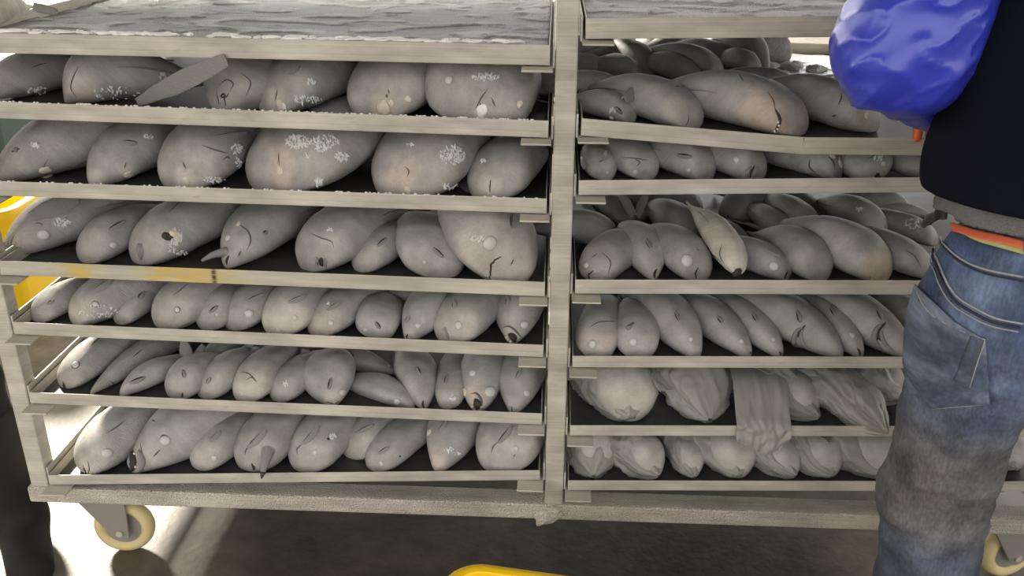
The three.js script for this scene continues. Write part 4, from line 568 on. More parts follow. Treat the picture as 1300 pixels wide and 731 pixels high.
{ // loose flakes of frost along the front lip of the top left tray and chunks on the broken ice
  const r = rngOf(5), flakes = (n, f, sz) => { const g = []; for (let i = 0; i < n; i++) { const c = new THREE.IcosahedronGeometry(1, 1), a = c.attributes.position, q = r() * 9; for (let k = 0; k < a.count; k++) { const m = 1 + 0.4 * noise(a.getX(k) * 1.5 + q, a.getY(k) * 1.5, a.getZ(k) * 1.5 + q); a.setXYZ(k, a.getX(k) * m, a.getY(k) * m, a.getZ(k) * m); } c.computeVertexNormals(); const s = sz(i), p = f(i); c.scale(s[0], s[1], s[2]); c.translate(p.x, p.y, p.z); g.push(c); } return mergeGeometries(g); };
  const L0 = SH.L0, m = mesh(numbered('frost_flakes'), flakes(150, i => { const x = L0.x0 + 0.02 + 1.06 * Math.pow(r(), 1.25); return V(x, L0.yAt(x) + L0.h + 0.0005 + r() * 0.003, 0.004 - r() * 0.014); }, () => [0.006 + r() * 0.018, 0.0015 + r() * 0.0028, 0.004 + r() * 0.006]), M.flake, scene);
  m.userData = { label: 'crumbled white frost along the front lip of the top left tray', category: 'frost', kind: 'stuff' };
  const R1 = SH.R1, m2 = mesh(numbered('ice_chunks'), flakes(60, i => { const x = 0.46 + r() * 0.5, z = -0.34 - r() * 0.4; return V(x, R1.floorAt(x) + 0.012, z); }, () => [0.008 + r() * 0.02, 0.005 + r() * 0.009, 0.008 + r() * 0.02]), M.flake, scene);
  m2.userData = { label: 'broken ice chunks scattered behind the fish on the second right tray', category: 'ice', kind: 'stuff' };
  const f = (key, label, n, seed) => { const s = SH[key], q = mesh(numbered('frost_crumbs'), flakes(n, i => { const x = s.x0 + 0.01 + (s.x1 - s.x0 - 0.02) * r(); return V(x, s.yAt(x) + s.h + 0.0002, 0.009 - r() * 0.002); }, () => [0.0015 + r() * 0.0025, 0.0007 + r() * 0.0016, 0.001 + r() * 0.0015]), M.crystal, scene); q.userData = { label, category: 'frost', kind: 'stuff' }; };
  f('L1', 'frost crumbs along the lip of the second left tray', 120); f('L2', 'frost crumbs along the lip of the third left tray', 60);
}

// ---------------------------------------------------------------- fish in plastic bags
let bagSeed = 40;
function makeBag(key, px, py, qx, qy, w, o, label) {
  const s = SH[key], seed = bagSeed += 5.3, x0 = onY(px, py, s.yAt(0) + 0.03).x, floor = s.floorAt(x0) + (o.e || 0), wm = metres(w, onY(px, py, floor + 0.03)), q = o.q || 0.75, hm = wm * q, L = o.L || 0.36;
  const P0 = onY(px, py, floor + (o.tipH ?? 0.012)), P1 = onY(qx, qy, floor + hm * 0.5); P0.z = Math.min(P0.z, o.over ?? -0.004);
  const A = V(P1.x - P0.x, 0, P1.z - P0.z).normalize(), U = V(0, 1, 0), R = A.clone().cross(U);
  const t = thing('plastic_bag', label, 'bag', V(P0.x, floor, P0.z), 'bagged fish on the lower right trays');
  t.setRotationFromMatrix(new THREE.Matrix4().makeBasis(A, U, R));
  const pr = [[0, 0.06], [0.03, 0.22], [0.1, 0.55], [0.22, 0.88], [0.38, 1], [0.6, 1], [0.8, 0.85], [1, 0.5]];
  const pt = (x, ph, off = 0) => { const c = Math.cos(ph), n = Math.sin(ph), k0 = curveAt(pr, x);
    const r1 = 1 - Math.abs(noise(x * 6 + seed, c * 1.6 + seed, n * 1.6)) * 2, r2 = 1 - Math.abs(noise(x * 11 + seed, c * 3.2, n * 3.2 + seed)) * 2, fo = Math.cos(ph * 5 + noise(x * 3, seed, 1) * 5) * Math.exp(-x / 0.12);
    const r3 = 1 - Math.abs(noise(x * 24 + seed, c * 6, n * 6 + seed)) * 2, k = k0 * (1 + 0.13 * r1 * r1 + 0.035 * r3 * Math.abs(r3) + 0.075 * r2 * Math.abs(r2) + 0.24 * fo + 0.14 * noise(x * 3 + seed, c, n));
    const hgt = hm * 0.5 * lerp(0.35, 1, sstep(0, 0.35, x)); const p = V(x * L, hgt + c * (hm * 0.5 * k + off), n * (wm * 0.5 * k + off)); if (p.y < 0.0006) p.y = 0.0006 + 0.002 * Math.abs(noise(x * 30, n * 4, seed)); return p; };
  const g = gridGeo(96, 84, (u, v) => { const p = pt(v * v * 0.35 + v * 0.65, u * Math.PI * 2); p.u = u; p.v = v; return p; });
  mesh('film', g, M.film, t);
  // gathered end of the bag and loose corner flaps
  for (const fl of (o.flaps || [])) { const [x, ph, len, wd, lift] = fl; const b = pt(x, ph), b2 = pt(Math.min(1, x + wd), ph + 0.3); const dir = V(-0.5, lift || 0.2, Math.sin(ph)).normalize();
    const f = slabGeo(14, 8, (u, v) => { const base = b.clone().lerp(b2, v), k = len * u * (1 - 0.6 * Math.abs(v - 0.4)); const p = base.addScaledVector(dir, k); p.y += 0.012 * noise(u * 4 + seed, v * 5, 2) * u; p.z += 0.01 * noise(u * 3, v * 6 + seed, 7) * u; if (p.y < 0.002) p.y = 0.002; return p; }, 0.0006); mesh('bag_corner', f, M.film, t); }
  if (!o.empty) makeFish(key, px + (qx - px) * 0.14, py + (qy - py) * 0.14, qx, qy, w * 0.84, { L: L * 0.82, q: q * 1.02, kind: o.kind || 'blunt', mouth: 0, eye: 0, roll: -75, tail: 0, dorsal: 0, pec: 0, e: (o.e || 0) + 0.003, cream: o.cream ?? 0.3, creamCol: PALE, creamLen: 0.1, tone: 1.15 }, ',' + (o.in || 'fish inside ' + label), 'fish inside plastic bags');
}
const B5 = [
  [800, 534, 790, 484, 108, { q: 0.72, L: 0.36, cream: 0.7, flaps: [[0.25, -1.4, 0.09, 0.2, 0.4], [0.3, 1.5, 0.03, 0.15, 0.3]] }, 'large clear bag at the left end of the sixth right tray'],
  [902, 528, 886, 484, 92, { q: 0.76, L: 0.36, tipH: 0.03, flaps: [[0.18, 1.3, 0.06, 0.2, 0.1], [0.2, -1.3, 0.05, 0.2, 0.2]] }, 'pointed wrinkled bag left of the hanging plastic'],
  [1040, 532, 990, 488, 70, { q: 0.85, L: 0.36, cream: 0.5 }, 'bag right behind the hanging plastic on sixth right tray'],
  [1128, 542, 1062, 492, 70, { q: 0.8, L: 0.38, cream: 0.4, over: 0.03, tipH: 0.03 }, 'bag with its tied end on the lip of the sixth right tray'],
  [1156, 500, 1110, 478, 80, { q: 0.7, L: 0.3 }, 'crumpled bag beside the jeans on the sixth right tray'],
];
for (const a of B5) makeBag('R5', ...a);
const B6 = [
  [754, 604, 752, 562, 74, { q: 0.9, L: 0.32, tipH: 0.02, flaps: [[0.3, -1.3, 0.06, 0.2, -0.2]] }, 'bag with a sharp point by the middle post on lowest right tray'],
  [836, 606, 812, 572, 66, { q: 0.84, L: 0.3, cream: 0.5 }, 'second bag from the middle post on the lowest right tray'],
  [882, 606, 872, 574, 48, { q: 0.95, L: 0.28 }, 'small narrow bag third from the middle post, lowest right tray'],
  [938, 606, 928, 570, 82, { q: 0.75, L: 0.32, cream: 0.6, flaps: [[0.2, 1.4, 0.05, 0.2, 0.3]] }, 'wide pleated bag below the hanging plastic'],
  [1010, 606, 988, 574, 62, { q: 0.85, L: 0.3, flaps: [[0.3, 1.5, 0.03, 0.2, 0.1]] }, 'rounded bag fifth from the middle post, lowest right tray'],
  [1056, 606, 1040, 570, 72, { q: 0.85, L: 0.32 }, 'full bag sixth from the middle post, lowest right tray'],
  [1126, 606, 1108, 572, 84, { q: 0.75, L: 0.32, flaps: [[0.3, -1.2, 0.06, 0.25, 0.4]] }, 'bag nearest the jeans on the lowest right tray'],
  [1290, 596, 1280, 570, 60, { q: 0.8, L: 0.3 }, 'bag right of the jeans on the lowest right tray'],
];
for (const a of B6) makeBag('R6', ...a);
{ // sheet of film hanging over the lip
  const s = SH.R5, path = [[-0.16, 0.10], [-0.07, 0.09], [-0.015, 0.05], [0.012, 0.03], [0.018, 0.012], [0.02, -0.01], [0.022, -0.03]].map(a => V(0, a[1], a[0])), cv = new THREE.CatmullRomCurve3(path);
  const xa = onZ(934, 550, 0.015).x, xb = onZ(1004, 545, 0.015).x, yb = s.yAt(xa);
  const t = thing('plastic_sheet', 'loose frosted plastic hanging over the lip of the sixth right tray', 'plastic', V(xa, yb, 0));
  const g = slabGeo(40, 50, (u, v) => { const cut = lerp(1, 0.86 + 0.14 * Math.sin(Math.PI * clamp((u - 0.1) / 1.1, 0, 1)) , 1), vv = v * cut, c = cv.getPoint(vv), w = (xb - xa), tp = sstep(0.7, 1, vv); const x = w * lerp(u, 0.1 + u * 0.72, tp); return V(x, c.y + 0.004 * noise(u * 5, v * 3, 3), c.z + 0.012 * Math.abs(noise(u * 3.5 + 2, v * 2, 5)) + 0.006 * noise(u * 9, v * 6, 1)); }, 0.0006);
  mesh('film', g, M.film, t);
}

// ---------------------------------------------------------------- tubs and things behind
function tub(name, label, cat, pos, rot, w, d, h, m, o = {}) {
  const t = thing(name, label, cat, pos); t.rotation.y = rot;
  const R = o.r || 0.06, tp = o.taper || 0.9, N = 64, outline = (a, k, grow) => { const hw = w / 2 * k + grow, hd = d / 2 * k + grow, r = R + grow; const q = Math.floor(a / (Math.PI / 2)) % 4, cx = [1, -1, -1, 1][q] * (hw - r), cz = [1, 1, -1, -1][q] * (hd - r); return [cx + Math.cos(a) * r, cz + Math.sin(a) * r]; };
  const angs = []; for (let i = 0; i < 4; i++) for (let j = 0; j <= 8; j++) angs.push(i * Math.PI / 2 + (j === 8 ? Math.PI / 2 - 1e-6 : j / 8 * Math.PI / 2)); angs.push(2 * Math.PI - 1e-6);
  const prof = []; for (let i = 0; i <= 8; i++) prof.push([h * i / 8, lerp(tp, 1, i / 8), 0]);
  const wall = gridGeo(angs.length, 10, (u, v) => { const i = Math.round(u * angs.length) % angs.length, k = Math.round(v * 10); const st = [[0.004, tp, -0.02], [0, tp, 0], [h * 0.3, lerp(tp, 1, 0.3), 0], [h * 0.7, lerp(tp, 1, 0.7), 0], [h - 0.03, 1, 0], [h - 0.004, 1, 0], [h - 0.004, 1, -0.006], [h - 0.03, 1, -0.006], [h * 0.5, lerp(tp, 1, 0.5), -0.006], [0.02, tp, -0.006], [0.012, tp, -0.02]][k]; const [x, z] = outline(angs[i], st[1], st[2]); return V(x, st[0], z); });
  mesh('wall', wall, m, t); mesh('base', box(-w / 2 * tp + 0.02, w / 2 * tp - 0.02, 0.003, 0.012, -d / 2 * tp + 0.02, d / 2 * tp - 0.02), m, t);
  const rim = gridGeo(angs.length, 8, (u, v) => { const i = Math.round(u * angs.length) % angs.length, k = Math.round(v * 8); const rw = o.rim || 0.022, st = [[h - 0.035, 0], [h - 0.035, rw], [h - 0.012, rw + 0.002], [h - 0.003, rw - 0.003], [h, rw * 0.55], [h, 0.003], [h - 0.002, -0.003], [h - 0.01, -0.005], [h - 0.035, 0]][k]; const [x, z] = outline(angs[i], 1, st[1]); return V(x, st[0], z); });
  mesh('rim', toCreasedNormals(rim, 0.7), m, t); return t;
}
tub('plastic_tub', 'yellow plastic tub with a thick rim behind the left end of the rack', 'tub', V(-2.2, 0, -1.42), 0, 0.58, 0.32, 0.45, M.yellow, { rim: 0.03, taper: 0.96 });
tub('plastic_tub', 'yellow plastic tub cut off by the bottom edge of the picture', 'tub', V(0.085, 0, 0.636), -0.15, 0.58, 0.42, 0.385, M.yellow, { rim: 0.02, r: 0.05 });
{ const t = thing('storage_tank', 'dark green container standing far back on the left', 'container', V(-3.9, 0, -3.3)); mesh('side', box(-1.0, 1.02, 0, 0.5, -0.4, 0.4, 0.02), M.green, t); mesh('lid', box(-1.03, 1.05, 0.5, 0.56, -0.43, 0.43, 0.02), M.green, t); for (let i = 0; i < 6; i++) mesh('rib', box(-0.95 + i * 0.37, -0.91 + i * 0.37, 0.03, 0.5, 0.4, 0.415, 0.004), M.green, t); }
{ const t = thing('wooden_pallet', 'low dark brown pallet on the floor beyond the yellow tub', 'pallet', V(-2.62, 0, -2.3)); for (let i = 0; i < 3; i++) mesh('runner', box(-0.2 + i * 0.19, -0.14 + i * 0.19, 0, 0.09, -0.2, 0.2, 0.004), M.brown, t); for (let i = 0; i < 4; i++) mesh('plank', box(-0.22, 0.26, 0.09, 0.11, -0.2 + i * 0.105, -0.115 + i * 0.105, 0.003), M.brown, t); }

// ---------------------------------------------------------------- people
function surfaceNets(f, mn, mx, cell) { // smooth closed surface of f = 0
  const nx = Math.ceil((mx.x - mn.x) / cell) + 1, ny = Math.ceil((mx.y - mn.y) / cell) + 1, nz = Math.ceil((mx.z - mn.z) / cell) + 1, F = new Float32Array(nx * ny * nz), id = (i, j, k) => (k * ny + j) * nx + i;
  for (let k = 0; k < nz; k++) for (let j = 0; j < ny; j++) for (let i = 0; i < nx; i++) F[id(i, j, k)] = f(mn.x + i * cell, mn.y + j * cell, mn.z + k * cell);
  const vid = new Int32Array(nx * ny * nz).fill(-1), pos = [], idx = [], E = [[0, 1], [0, 2], [0, 4], [1, 3], [1, 5], [2, 3], [2, 6], [3, 7], [4, 5], [4, 6], [5, 7], [6, 7]];
  for (let k = 0; k < nz - 1; k++) for (let j = 0; j < ny - 1; j++) for (let i = 0; i < nx - 1; i++) { const v = []; let m = 0; for (let c = 0; c < 8; c++) { v[c] = F[id(i + (c & 1), j + (c >> 1 & 1), k + (c >> 2))]; if (v[c] < 0) m |= 1 << c; } if (m === 0 || m === 255) continue;
    let x = 0, y = 0, z = 0, n = 0; for (const [a, b] of E) { if ((v[a] < 0) === (v[b] < 0)) continue; const t = v[a] / (v[a] - v[b]); x += lerp(a & 1, b & 1, t); y += lerp(a >> 1 & 1, b >> 1 & 1, t); z += lerp(a >> 2, b >> 2, t); n++; }
    vid[id(i, j, k)] = pos.length / 3; pos.push(mn.x + (i + x / n) * cell, mn.y + (j + y / n) * cell, mn.z + (k + z / n) * cell); }
  const quad = (a, b, c, d, flip) => { if (a < 0 || b < 0 || c < 0 || d < 0) return; if (flip) idx.push(a, c, b, a, d, c); else idx.push(a, b, c, a, c, d); };
  for (let k = 1; k < nz - 1; k++) for (let j = 1; j < ny - 1; j++) for (let i = 1; i < nx - 1; i++) { const s = F[id(i, j, k)] < 0;
    if (s !== F[id(i + 1, j, k)] < 0) quad(vid[id(i, j - 1, k - 1)], vid[id(i, j, k - 1)], vid[id(i, j, k)], vid[id(i, j - 1, k)], !s);
    if (s !== F[id(i, j + 1, k)] < 0) quad(vid[id(i - 1, j, k - 1)], vid[id(i - 1, j, k)], vid[id(i, j, k)], vid[id(i, j, k - 1)], !s);
    if (s !== F[id(i, j, k + 1)] < 0) quad(vid[id(i - 1, j - 1, k)], vid[id(i, j - 1, k)], vid[id(i, j, k)], vid[id(i - 1, j, k)], !s); }
  const g = new THREE.BufferGeometry(); g.setAttribute('position', new THREE.Float32BufferAttribute(pos, 3));
  const uv = []; for (let i = 0; i < pos.length; i += 3) uv.push(pos[i] + pos[i + 2] * 0.6, pos[i + 1]); g.setAttribute('uv', new THREE.Float32BufferAttribute(uv, 2)); g.setIndex(idx);
  const nm = [], e = cell * 0.5; for (let i = 0; i < pos.length; i += 3) { const [x, y, z] = [pos[i], pos[i + 1], pos[i + 2]], n = V(f(x + e, y, z) - f(x - e, y, z), f(x, y + e, z) - f(x, y - e, z), f(x, y, z + e) - f(x, y, z - e)).normalize(); nm.push(n.x, n.y, n.z); } g.setAttribute('normal', new THREE.Float32BufferAttribute(nm, 3));
  return g;
}
const smin = (a, b, k) => { const h = clamp(0.5 + 0.5 * (b - a) / k, 0, 1); return lerp(b, a, h) - k * h * (1 - h); };
const cap = (x, y, z, a, b, ra, rb) => { const dx = b[0] - a[0], dy = b[1] - a[1], dz = b[2] - a[2], h = clamp(((x - a[0]) * dx + (y - a[1]) * dy + (z - a[2]) * dz) / (dx * dx + dy * dy + dz * dz), 0, 1); return Math.hypot(x - a[0] - dx * h, y - a[1] - dy * h, z - a[2] - dz * h) - lerp(ra, rb, h); };
const ell = (x, y, z, c, r) => { const q = Math.hypot((x - c[0]) / r[0], (y - c[1]) / r[1], (z - c[2]) / r[2]); return (q - 1) * Math.min(r[0], r[1], r[2]); };
// a standing figure from its joints; every garment is the same figure a little larger, cut at its hems
function figure(J, k = 0.03) {
  const leg = (g, x, y, z) => smin(smin(cap(x, y, z, J.hip[g], J.knee[g], J.rt, J.rk), cap(x, y, z, J.knee[g], J.ankle[g], J.rk * 0.97, J.ra), 0.02), cap(x, y, z, [J.ankle[g][0], 0.045, J.ankle[g][2] + J.toeDir[g][1] * -0.02], [J.ankle[g][0] + J.toeDir[g][0] * 0.17, 0.035, J.ankle[g][2] + J.toeDir[g][1] * 0.17], 0.042, 0.034), 0.03);
  const pelvis = (x, y, z) => smin(ell(x, y, z, J.pelvis, J.rp), smin(ell(x, y, z, J.buttL, J.rb), ell(x, y, z, J.buttR, J.rb), 0.03), 0.05);
  const lower = (x, y, z) => smin(pelvis(x, y, z), Math.min(leg(0, x, y, z), leg(1, x, y, z)), 0.045);
  const torso = (x, y, z) => smin(smin(ell(x, y, z, J.belly, J.rbelly), ell(x, y, z, J.chest, J.rchest), 0.09), cap(x, y, z, J.sh[0], J.sh[1], 0.055, 0.055), 0.06);
  const arm = (g, x, y, z) => smin(cap(x, y, z, J.sh[g], J.elbow[g], 0.05, 0.04), cap(x, y, z, J.elbow[g], J.wrist[g], 0.039, 0.027), 0.015);
  const neckhead = (x, y, z) => { const h = J.head; return smin(smin(smin(ell(x, y, z, h, [0.075, 0.105, 0.092]), ell(x, y, z, [h[0] + J.face[0] * 0.03, h[1] - 0.055, h[2] + J.face[1] * 0.03], [0.056, 0.06, 0.06]), 0.03), cap(x, y, z, J.neck, [h[0], h[1] - 0.03, h[2]], 0.056, 0.05), 0.03),
    Math.min(ell(x, y, z, [h[0] + J.face[0] * 0.098, h[1] - 0.018, h[2] + J.face[1] * 0.098], [0.014, 0.022, 0.016]), ell(x, y, z, [h[0] + J.face[1] * 0.076, h[1] - 0.005, h[2] - J.face[0] * 0.076], [0.011, 0.03, 0.018]), ell(x, y, z, [h[0] - J.face[1] * 0.076, h[1] - 0.005, h[2] + J.face[0] * 0.076], [0.011, 0.03, 0.018])), 0.012); };
  return { lower, torso, arm, neckhead, leg, pelvis, all: (x, y, z) => smin(smin(smin(lower(x, y, z), torso(x, y, z), 0.06), Math.min(arm(0, x, y, z), arm(1, x, y, z)), 0.03), neckhead(x, y, z), 0.03) };
}
const hand = (W, dir, curlDown, outSide, m, parent, name) => { // palm, four fingers curled down and a thumb, as one surface
  const d = V(...dir).normalize(), dn = V(...curlDown).normalize(), sd = d.clone().cross(dn).normalize().multiplyScalar(outSide), P = (a, b, c) => V(...W).addScaledVector(d, a).addScaledVector(dn, b).addScaledVector(sd, c), A = v => [v.x, v.y, v.z];
  const seg = [[P(-0.05, 0, 0), P(0.02, 0, 0), 0.027, 0.024], [P(0.02, 0, -0.028), P(0.082, 0, -0.03), 0.014, 0.012], [P(0.02, 0, -0.008), P(0.088, 0, -0.01), 0.015, 0.012], [P(0.02, 0, 0.01), P(0.085, 0, 0.011), 0.015, 0.012], [P(0.015, 0, 0.026), P(0.076, 0, 0.03), 0.014, 0.011]];
  const fl = [0.036, 0.04, 0.037, 0.029], fz = [-0.033, -0.011, 0.011, 0.032], fx = [0.082, 0.088, 0.085, 0.076];
  fl.forEach((l, i) => { const a = P(fx[i], 0, fz[i]), b = P(fx[i] + l * 0.75, l * 0.55, fz[i] * 1.1), c = P(fx[i] + l * 0.7, l * 1.45, fz[i] * 1.12); seg.push([a, b, 0.0105, 0.0098], [b, c, 0.0096, 0.0085]); });
  seg.push([P(0.005, 0.008, -0.03), P(0.04, 0.022, -0.05), 0.013, 0.011], [P(0.04, 0.022, -0.05), P(0.068, 0.036, -0.042), 0.0108, 0.009]);
  const S = seg.map(s => [A(s[0]), A(s[1]), s[2], s[3]]), f = (x, y, z) => { let q = 9; S.forEach((s, i) => { const c = cap(x, y, z, s[0], s[1], s[2], s[3]); q = i < 5 ? smin(q, c, 0.012) : smin(q, c, 0.003); }); return q; };
  const c = P(0.04, 0.02, 0); return mesh(name, surfaceNets(f, c.clone().addScalar(-0.14), c.clone().addScalar(0.14), 0.004), m, parent);
};
// --- the worker at the right, seen from behind
{
  const t = thing('person', 'person in dark shirt and faded jeans reaching into the rack in blue sleeves', 'person', V(0, 0, 0));
  const J = { hip: [[0.672, 0.86, 0.33], [0.92, 0.86, 0.33]], knee: [[0.676, 0.5, 0.29], [0.955, 0.5, 0.29]], ankle: [[0.69, 0.09, 0.34], [0.99, 0.09, 0.34]], rt: 0.088, rk: 0.064, ra: 0.045, toeDir: [[-0.15, -1], [0.2, -1]],
    pelvis: [0.79, 0.95, 0.33], rp: [0.185, 0.13, 0.11], buttL: [0.70, 0.87, 0.38], buttR: [0.89, 0.87, 0.38], rb: [0.105, 0.115, 0.09], belly: [0.785, 1.09, 0.33], rbelly: [0.175, 0.16, 0.11], chest: [0.745, 1.33, 0.33], rchest: [0.196, 0.18, 0.115],
    sh: [[0.515, 1.47, 0.38], [0.95, 1.46, 0.35]], elbow: [[0.458, 1.292, 0.36], [1.03, 1.18, 0.30]], wrist: [[0.625, 1.165, 0.15], [0.93, 1.12, 0.13]], neck: [0.765, 1.46, 0.34], head: [0.755, 1.63, 0.29], face: [-0.1, -1] };
  const F = figure(J);
  mesh('body', surfaceNets((x, y, z) => F.all(x, y, z) + 0.02 * sstep(0.05, 0.12, y) * sstep(1.2, 1.12, y) * sstep(0.5, 0.6, x), V(0.36, 0, 0.02), V(1.16, 1.78, 0.56), 0.012), M.skin, t);
  const h = J.head, hairF = (x, y, z) => Math.max(ell(x, y, z, [h[0], h[1] + 0.012, h[2] + 0.008], [0.086, 0.108, 0.1]) + 0.003 * noise(x * 60, y * 20, z * 60), -(y - (h[1] - 0.055) + (z - h[2]) * 0.55) * 0.8, -(z - h[2] + 0.055 + Math.max(0, y - h[1] - 0.055) * -1.4) * 0.8);
  mesh('hair', surfaceNets(hairF, V(h[0] - 0.11, h[1] - 0.14, h[2] - 0.12), V(h[0] + 0.11, h[1] + 0.14, h[2] + 0.13), 0.006), M.hair, t);
  // jeans
  const fold = (x, y, z) => { const low = sstep(0.75, 0.35, y), a = noise(x * 5, y * 13 + z * 7, z * 5), b = noise(x * 9 + 4, y * 20 - x * 8, z * 9); const kneeF = Math.exp(-Math.pow((y - 0.47) / 0.12, 2)); return (0.006 + 0.004 * kneeF) * a + (0.0025 + 0.004 * low + 0.003 * kneeF) * (1 - 2 * Math.abs(b)); };
  const legB = (g, x, y, z) => smin(cap(x, y, z, J.hip[g], J.knee[g], J.rt, J.rk + 0.006), cap(x, y, z, J.knee[g], [J.ankle[g][0], 0.06, J.ankle[g][2]], J.rk + 0.006, J.ra + 0.014), 0.02);
  const jeans = (x, y, z) => smin(F.pelvis(x, y, z), Math.min(legB(0, x, y, z), legB(1, x, y, z)), 0.05) - 0.014 - fold(x, y, z);
  const jeansCut = (x, y, z) => Math.max(jeans(x, y, z), y - 1.06, 0.055 - y);
  const jg = surfaceNets(jeansCut, V(0.5, 0.03, 0.14), V(1.14, 1.09, 0.53), 0.009);
  { const p = jg.attributes.position, col = []; for (let i = 0; i < p.count; i++) { const x = p.getX(i), y = p.getY(i), z = p.getZ(i), n = fbm(x * 9, y * 6, z * 9, 4), up = sstep(0.60, 0.80, y), kn = sstep(0.52, 0.40, y), wear = sstep(-0.1, 0.35, n + 0.25 * Math.exp(-Math.pow((y - 0.83) / 0.1, 2)));
    const blue = [0.070, 0.105, 0.200], pale = [0.23, 0.29, 0.42], brown = [0.135, 0.125, 0.118], dk = [0.075, 0.085, 0.115]; const mix = [0, 1, 2].map(q => { let c = lerp(blue[q], pale[q], wear * 0.75 * up); c = lerp(lerp(brown[q], brown[q] * 1.5, wear * 0.6), c, up); return lerp(c, lerp(dk[q], [0.13, 0.16, 0.23][q], wear * 0.6), kn); }); col.push(...mix); } jg.setAttribute('color', new THREE.Float32BufferAttribute(col, 3)); }
  const jm = mesh('jeans', jg, M.denim, t);
  const pick = (px, py, f, off) => { const d = rayDir(px, py), o = camera.position; let s = 0.6, best = 9, bs = s; for (let i = 0; i < 400; i++) { const q = f(o.x + d.x * s, o.y + d.y * s, o.z + d.z * s); if (q < best) { best = q; bs = s; } if (q < 0.0005) break; s += Math.max(0.001, q * 0.7); if (s > 3) break; } const p = o.clone().addScaledVector(d, bs), e = 0.004; const n = V(f(p.x + e, p.y, p.z) - f(p.x - e, p.y, p.z), f(p.x, p.y + e, p.z) - f(p.x, p.y - e, p.z), f(p.x, p.y, p.z + e) - f(p.x, p.y, p.z - e)).normalize(); return p.addScaledVector(n, off - Math.max(0, best < 9 ? f(p.x, p.y, p.z) : 0)); };
  const dense = (pts, n) => { const c = new THREE.CatmullRomCurve3(pts.map(p => V(p[0], p[1], 0))); return c.getPoints(n); };
  const seam = (pts, m, r, off = 0.0015, name = 'seam') => mesh(name, tube(dense(pts, 18).map(q => pick(q.x, q.y, jeans, off)), r, r, 6, 48), m, jm);
  const shift = (pts, dx, dy) => pts.map(p => [p[0] + dx, p[1] + dy]);
  const wb = [[1189, 297], [1200, 311], [1218, 327], [1244, 340], [1299, 352]], yoke = [[1180, 308], [1191, 330], [1200, 353], [1215, 376], [1239, 392], [1265, 404], [1299, 411]];
  seam(wb, M.thread, 0.0017); seam(shift(wb, 1, 5), M.seam, 0.0017); seam(yoke, M.thread, 0.0016); seam(shift(yoke, -3, 5), M.seam, 0.0021); seam(shift(yoke, -6, 10), M.thread, 0.0012);
  { // back pocket: a patch of the same cloth with stitched edges
    const lc = dense([[1166, 362], [1156, 400], [1152, 440], [1153, 468], [1185, 516]], 20), rc = dense([[1252, 431], [1254, 455], [1256, 480], [1257, 508]], 20);
    const at = (u, v) => { const a = lc[Math.round(v * 20)], b = rc[Math.round(v * 20)]; return [lerp(a.x, b.x, u), lerp(a.y, b.y, u) + Math.sin(Math.PI * u) * (v < 0.05 ? 6 : 4) * (1 - v)]; };
    const g = slabGeo(26, 20, (u, v) => { const q = at(u, v), p = pick(q[0], q[1], jeans, 0.0045); p.u = p.x; p.v = p.y; return p; }, 0.003);
    const gp = g.attributes.position, col = []; for (let i = 0; i < gp.count; i++) { const n = fbm(gp.getX(i) * 14, gp.getY(i) * 14, 3, 4), w = sstep(-0.15, 0.35, n); col.push(lerp(0.10, 0.30, w), lerp(0.135, 0.35, w), lerp(0.21, 0.46, w)); } g.setAttribute('color', new THREE.Float32BufferAttribute(col, 3));
    const pm = mesh('pocket', g, M.denim, jm);
    seam([[1166, 363], [1177, 388], [1193, 402], [1226, 421], [1252, 431]], M.thread, 0.0017, 0.006); seam([[1167, 369], [1177, 393], [1193, 408], [1226, 427], [1250, 437]], M.seam, 0.0022, 0.005);
    seam([[1152, 440], [1152, 466], [1168, 492], [1186, 516]], M.thread, 0.0014, 0.005); seam([[1157, 443], [1157, 465], [1172, 489], [1188, 510]], M.seam, 0.0018, 0.005);
    seam([[1186, 516], [1215, 514], [1256, 509]], M.thread, 0.0014, 0.005); seam([[1188, 510], [1215, 508], [1254, 503]], M.seam, 0.0018, 0.005);
    const tab = slabGeo(6, 10, (u, v) => { const p = pick(lerp(lerp(1236, 1251, u), lerp(1217, 1233, u), v), lerp(lerp(425, 431, u), lerp(478, 486, u), v), jeans, 0.009); p.u = p.x; p.v = p.y; return p; }, 0.003); const tc = []; for (let i = 0; i < tab.attributes.position.count; i++) tc.push(0.11, 0.14, 0.19); tab.setAttribute('color', new THREE.Float32BufferAttribute(tc, 3)); mesh('pocket_tab', tab, M.denim, jm);
    seam([[1217, 478], [1226, 453], [1236, 426]], M.seam, 0.0015, 0.0095); seam([[1233, 486], [1243, 458], [1252, 431]], M.thread, 0.0013, 0.0095);
  }
  // grey hem under the shirt and the coloured waistband
  const ring = (x, y, z) => F.pelvis(x, y, z);
  const hemF = (x, y, z) => Math.max(smin(F.pelvis(x, y, z), F.torso(x, y, z), 0.08) - 0.022 - 0.009 * noise(x * 16, y * 24, z * 16), y - 1.12, 1.045 + 0.012 * noise(x * 12, 1, z * 12) - y);
  mesh('undershirt_hem', surfaceNets(hemF, V(0.5, 0.96, 0.12), V(1.08, 1.15, 0.52), 0.008), M.hem, t);
  { const b = slabGeo(30, 4, (u, v) => { const q = dense([[1214, 292], [1240, 301], [1270, 307], [1299, 314]], 30)[Math.round(u * 30)]; return pick(q.x, q.y + (v - 0.5) * 10, jeans, 0.007); }, 0.003); mesh('waistband_edge', b, M.waist, jm); const b2 = slabGeo(30, 2, (u, v) => { const q = dense([[1208, 287], [1240, 305], [1270, 314], [1299, 322]], 30)[Math.round(u * 30)]; return pick(q.x, q.y + (v - 0.5) * 6, jeans, 0.006); }, 0.003); mesh('waistband_edge', b2, M.waistGreen, jm); }
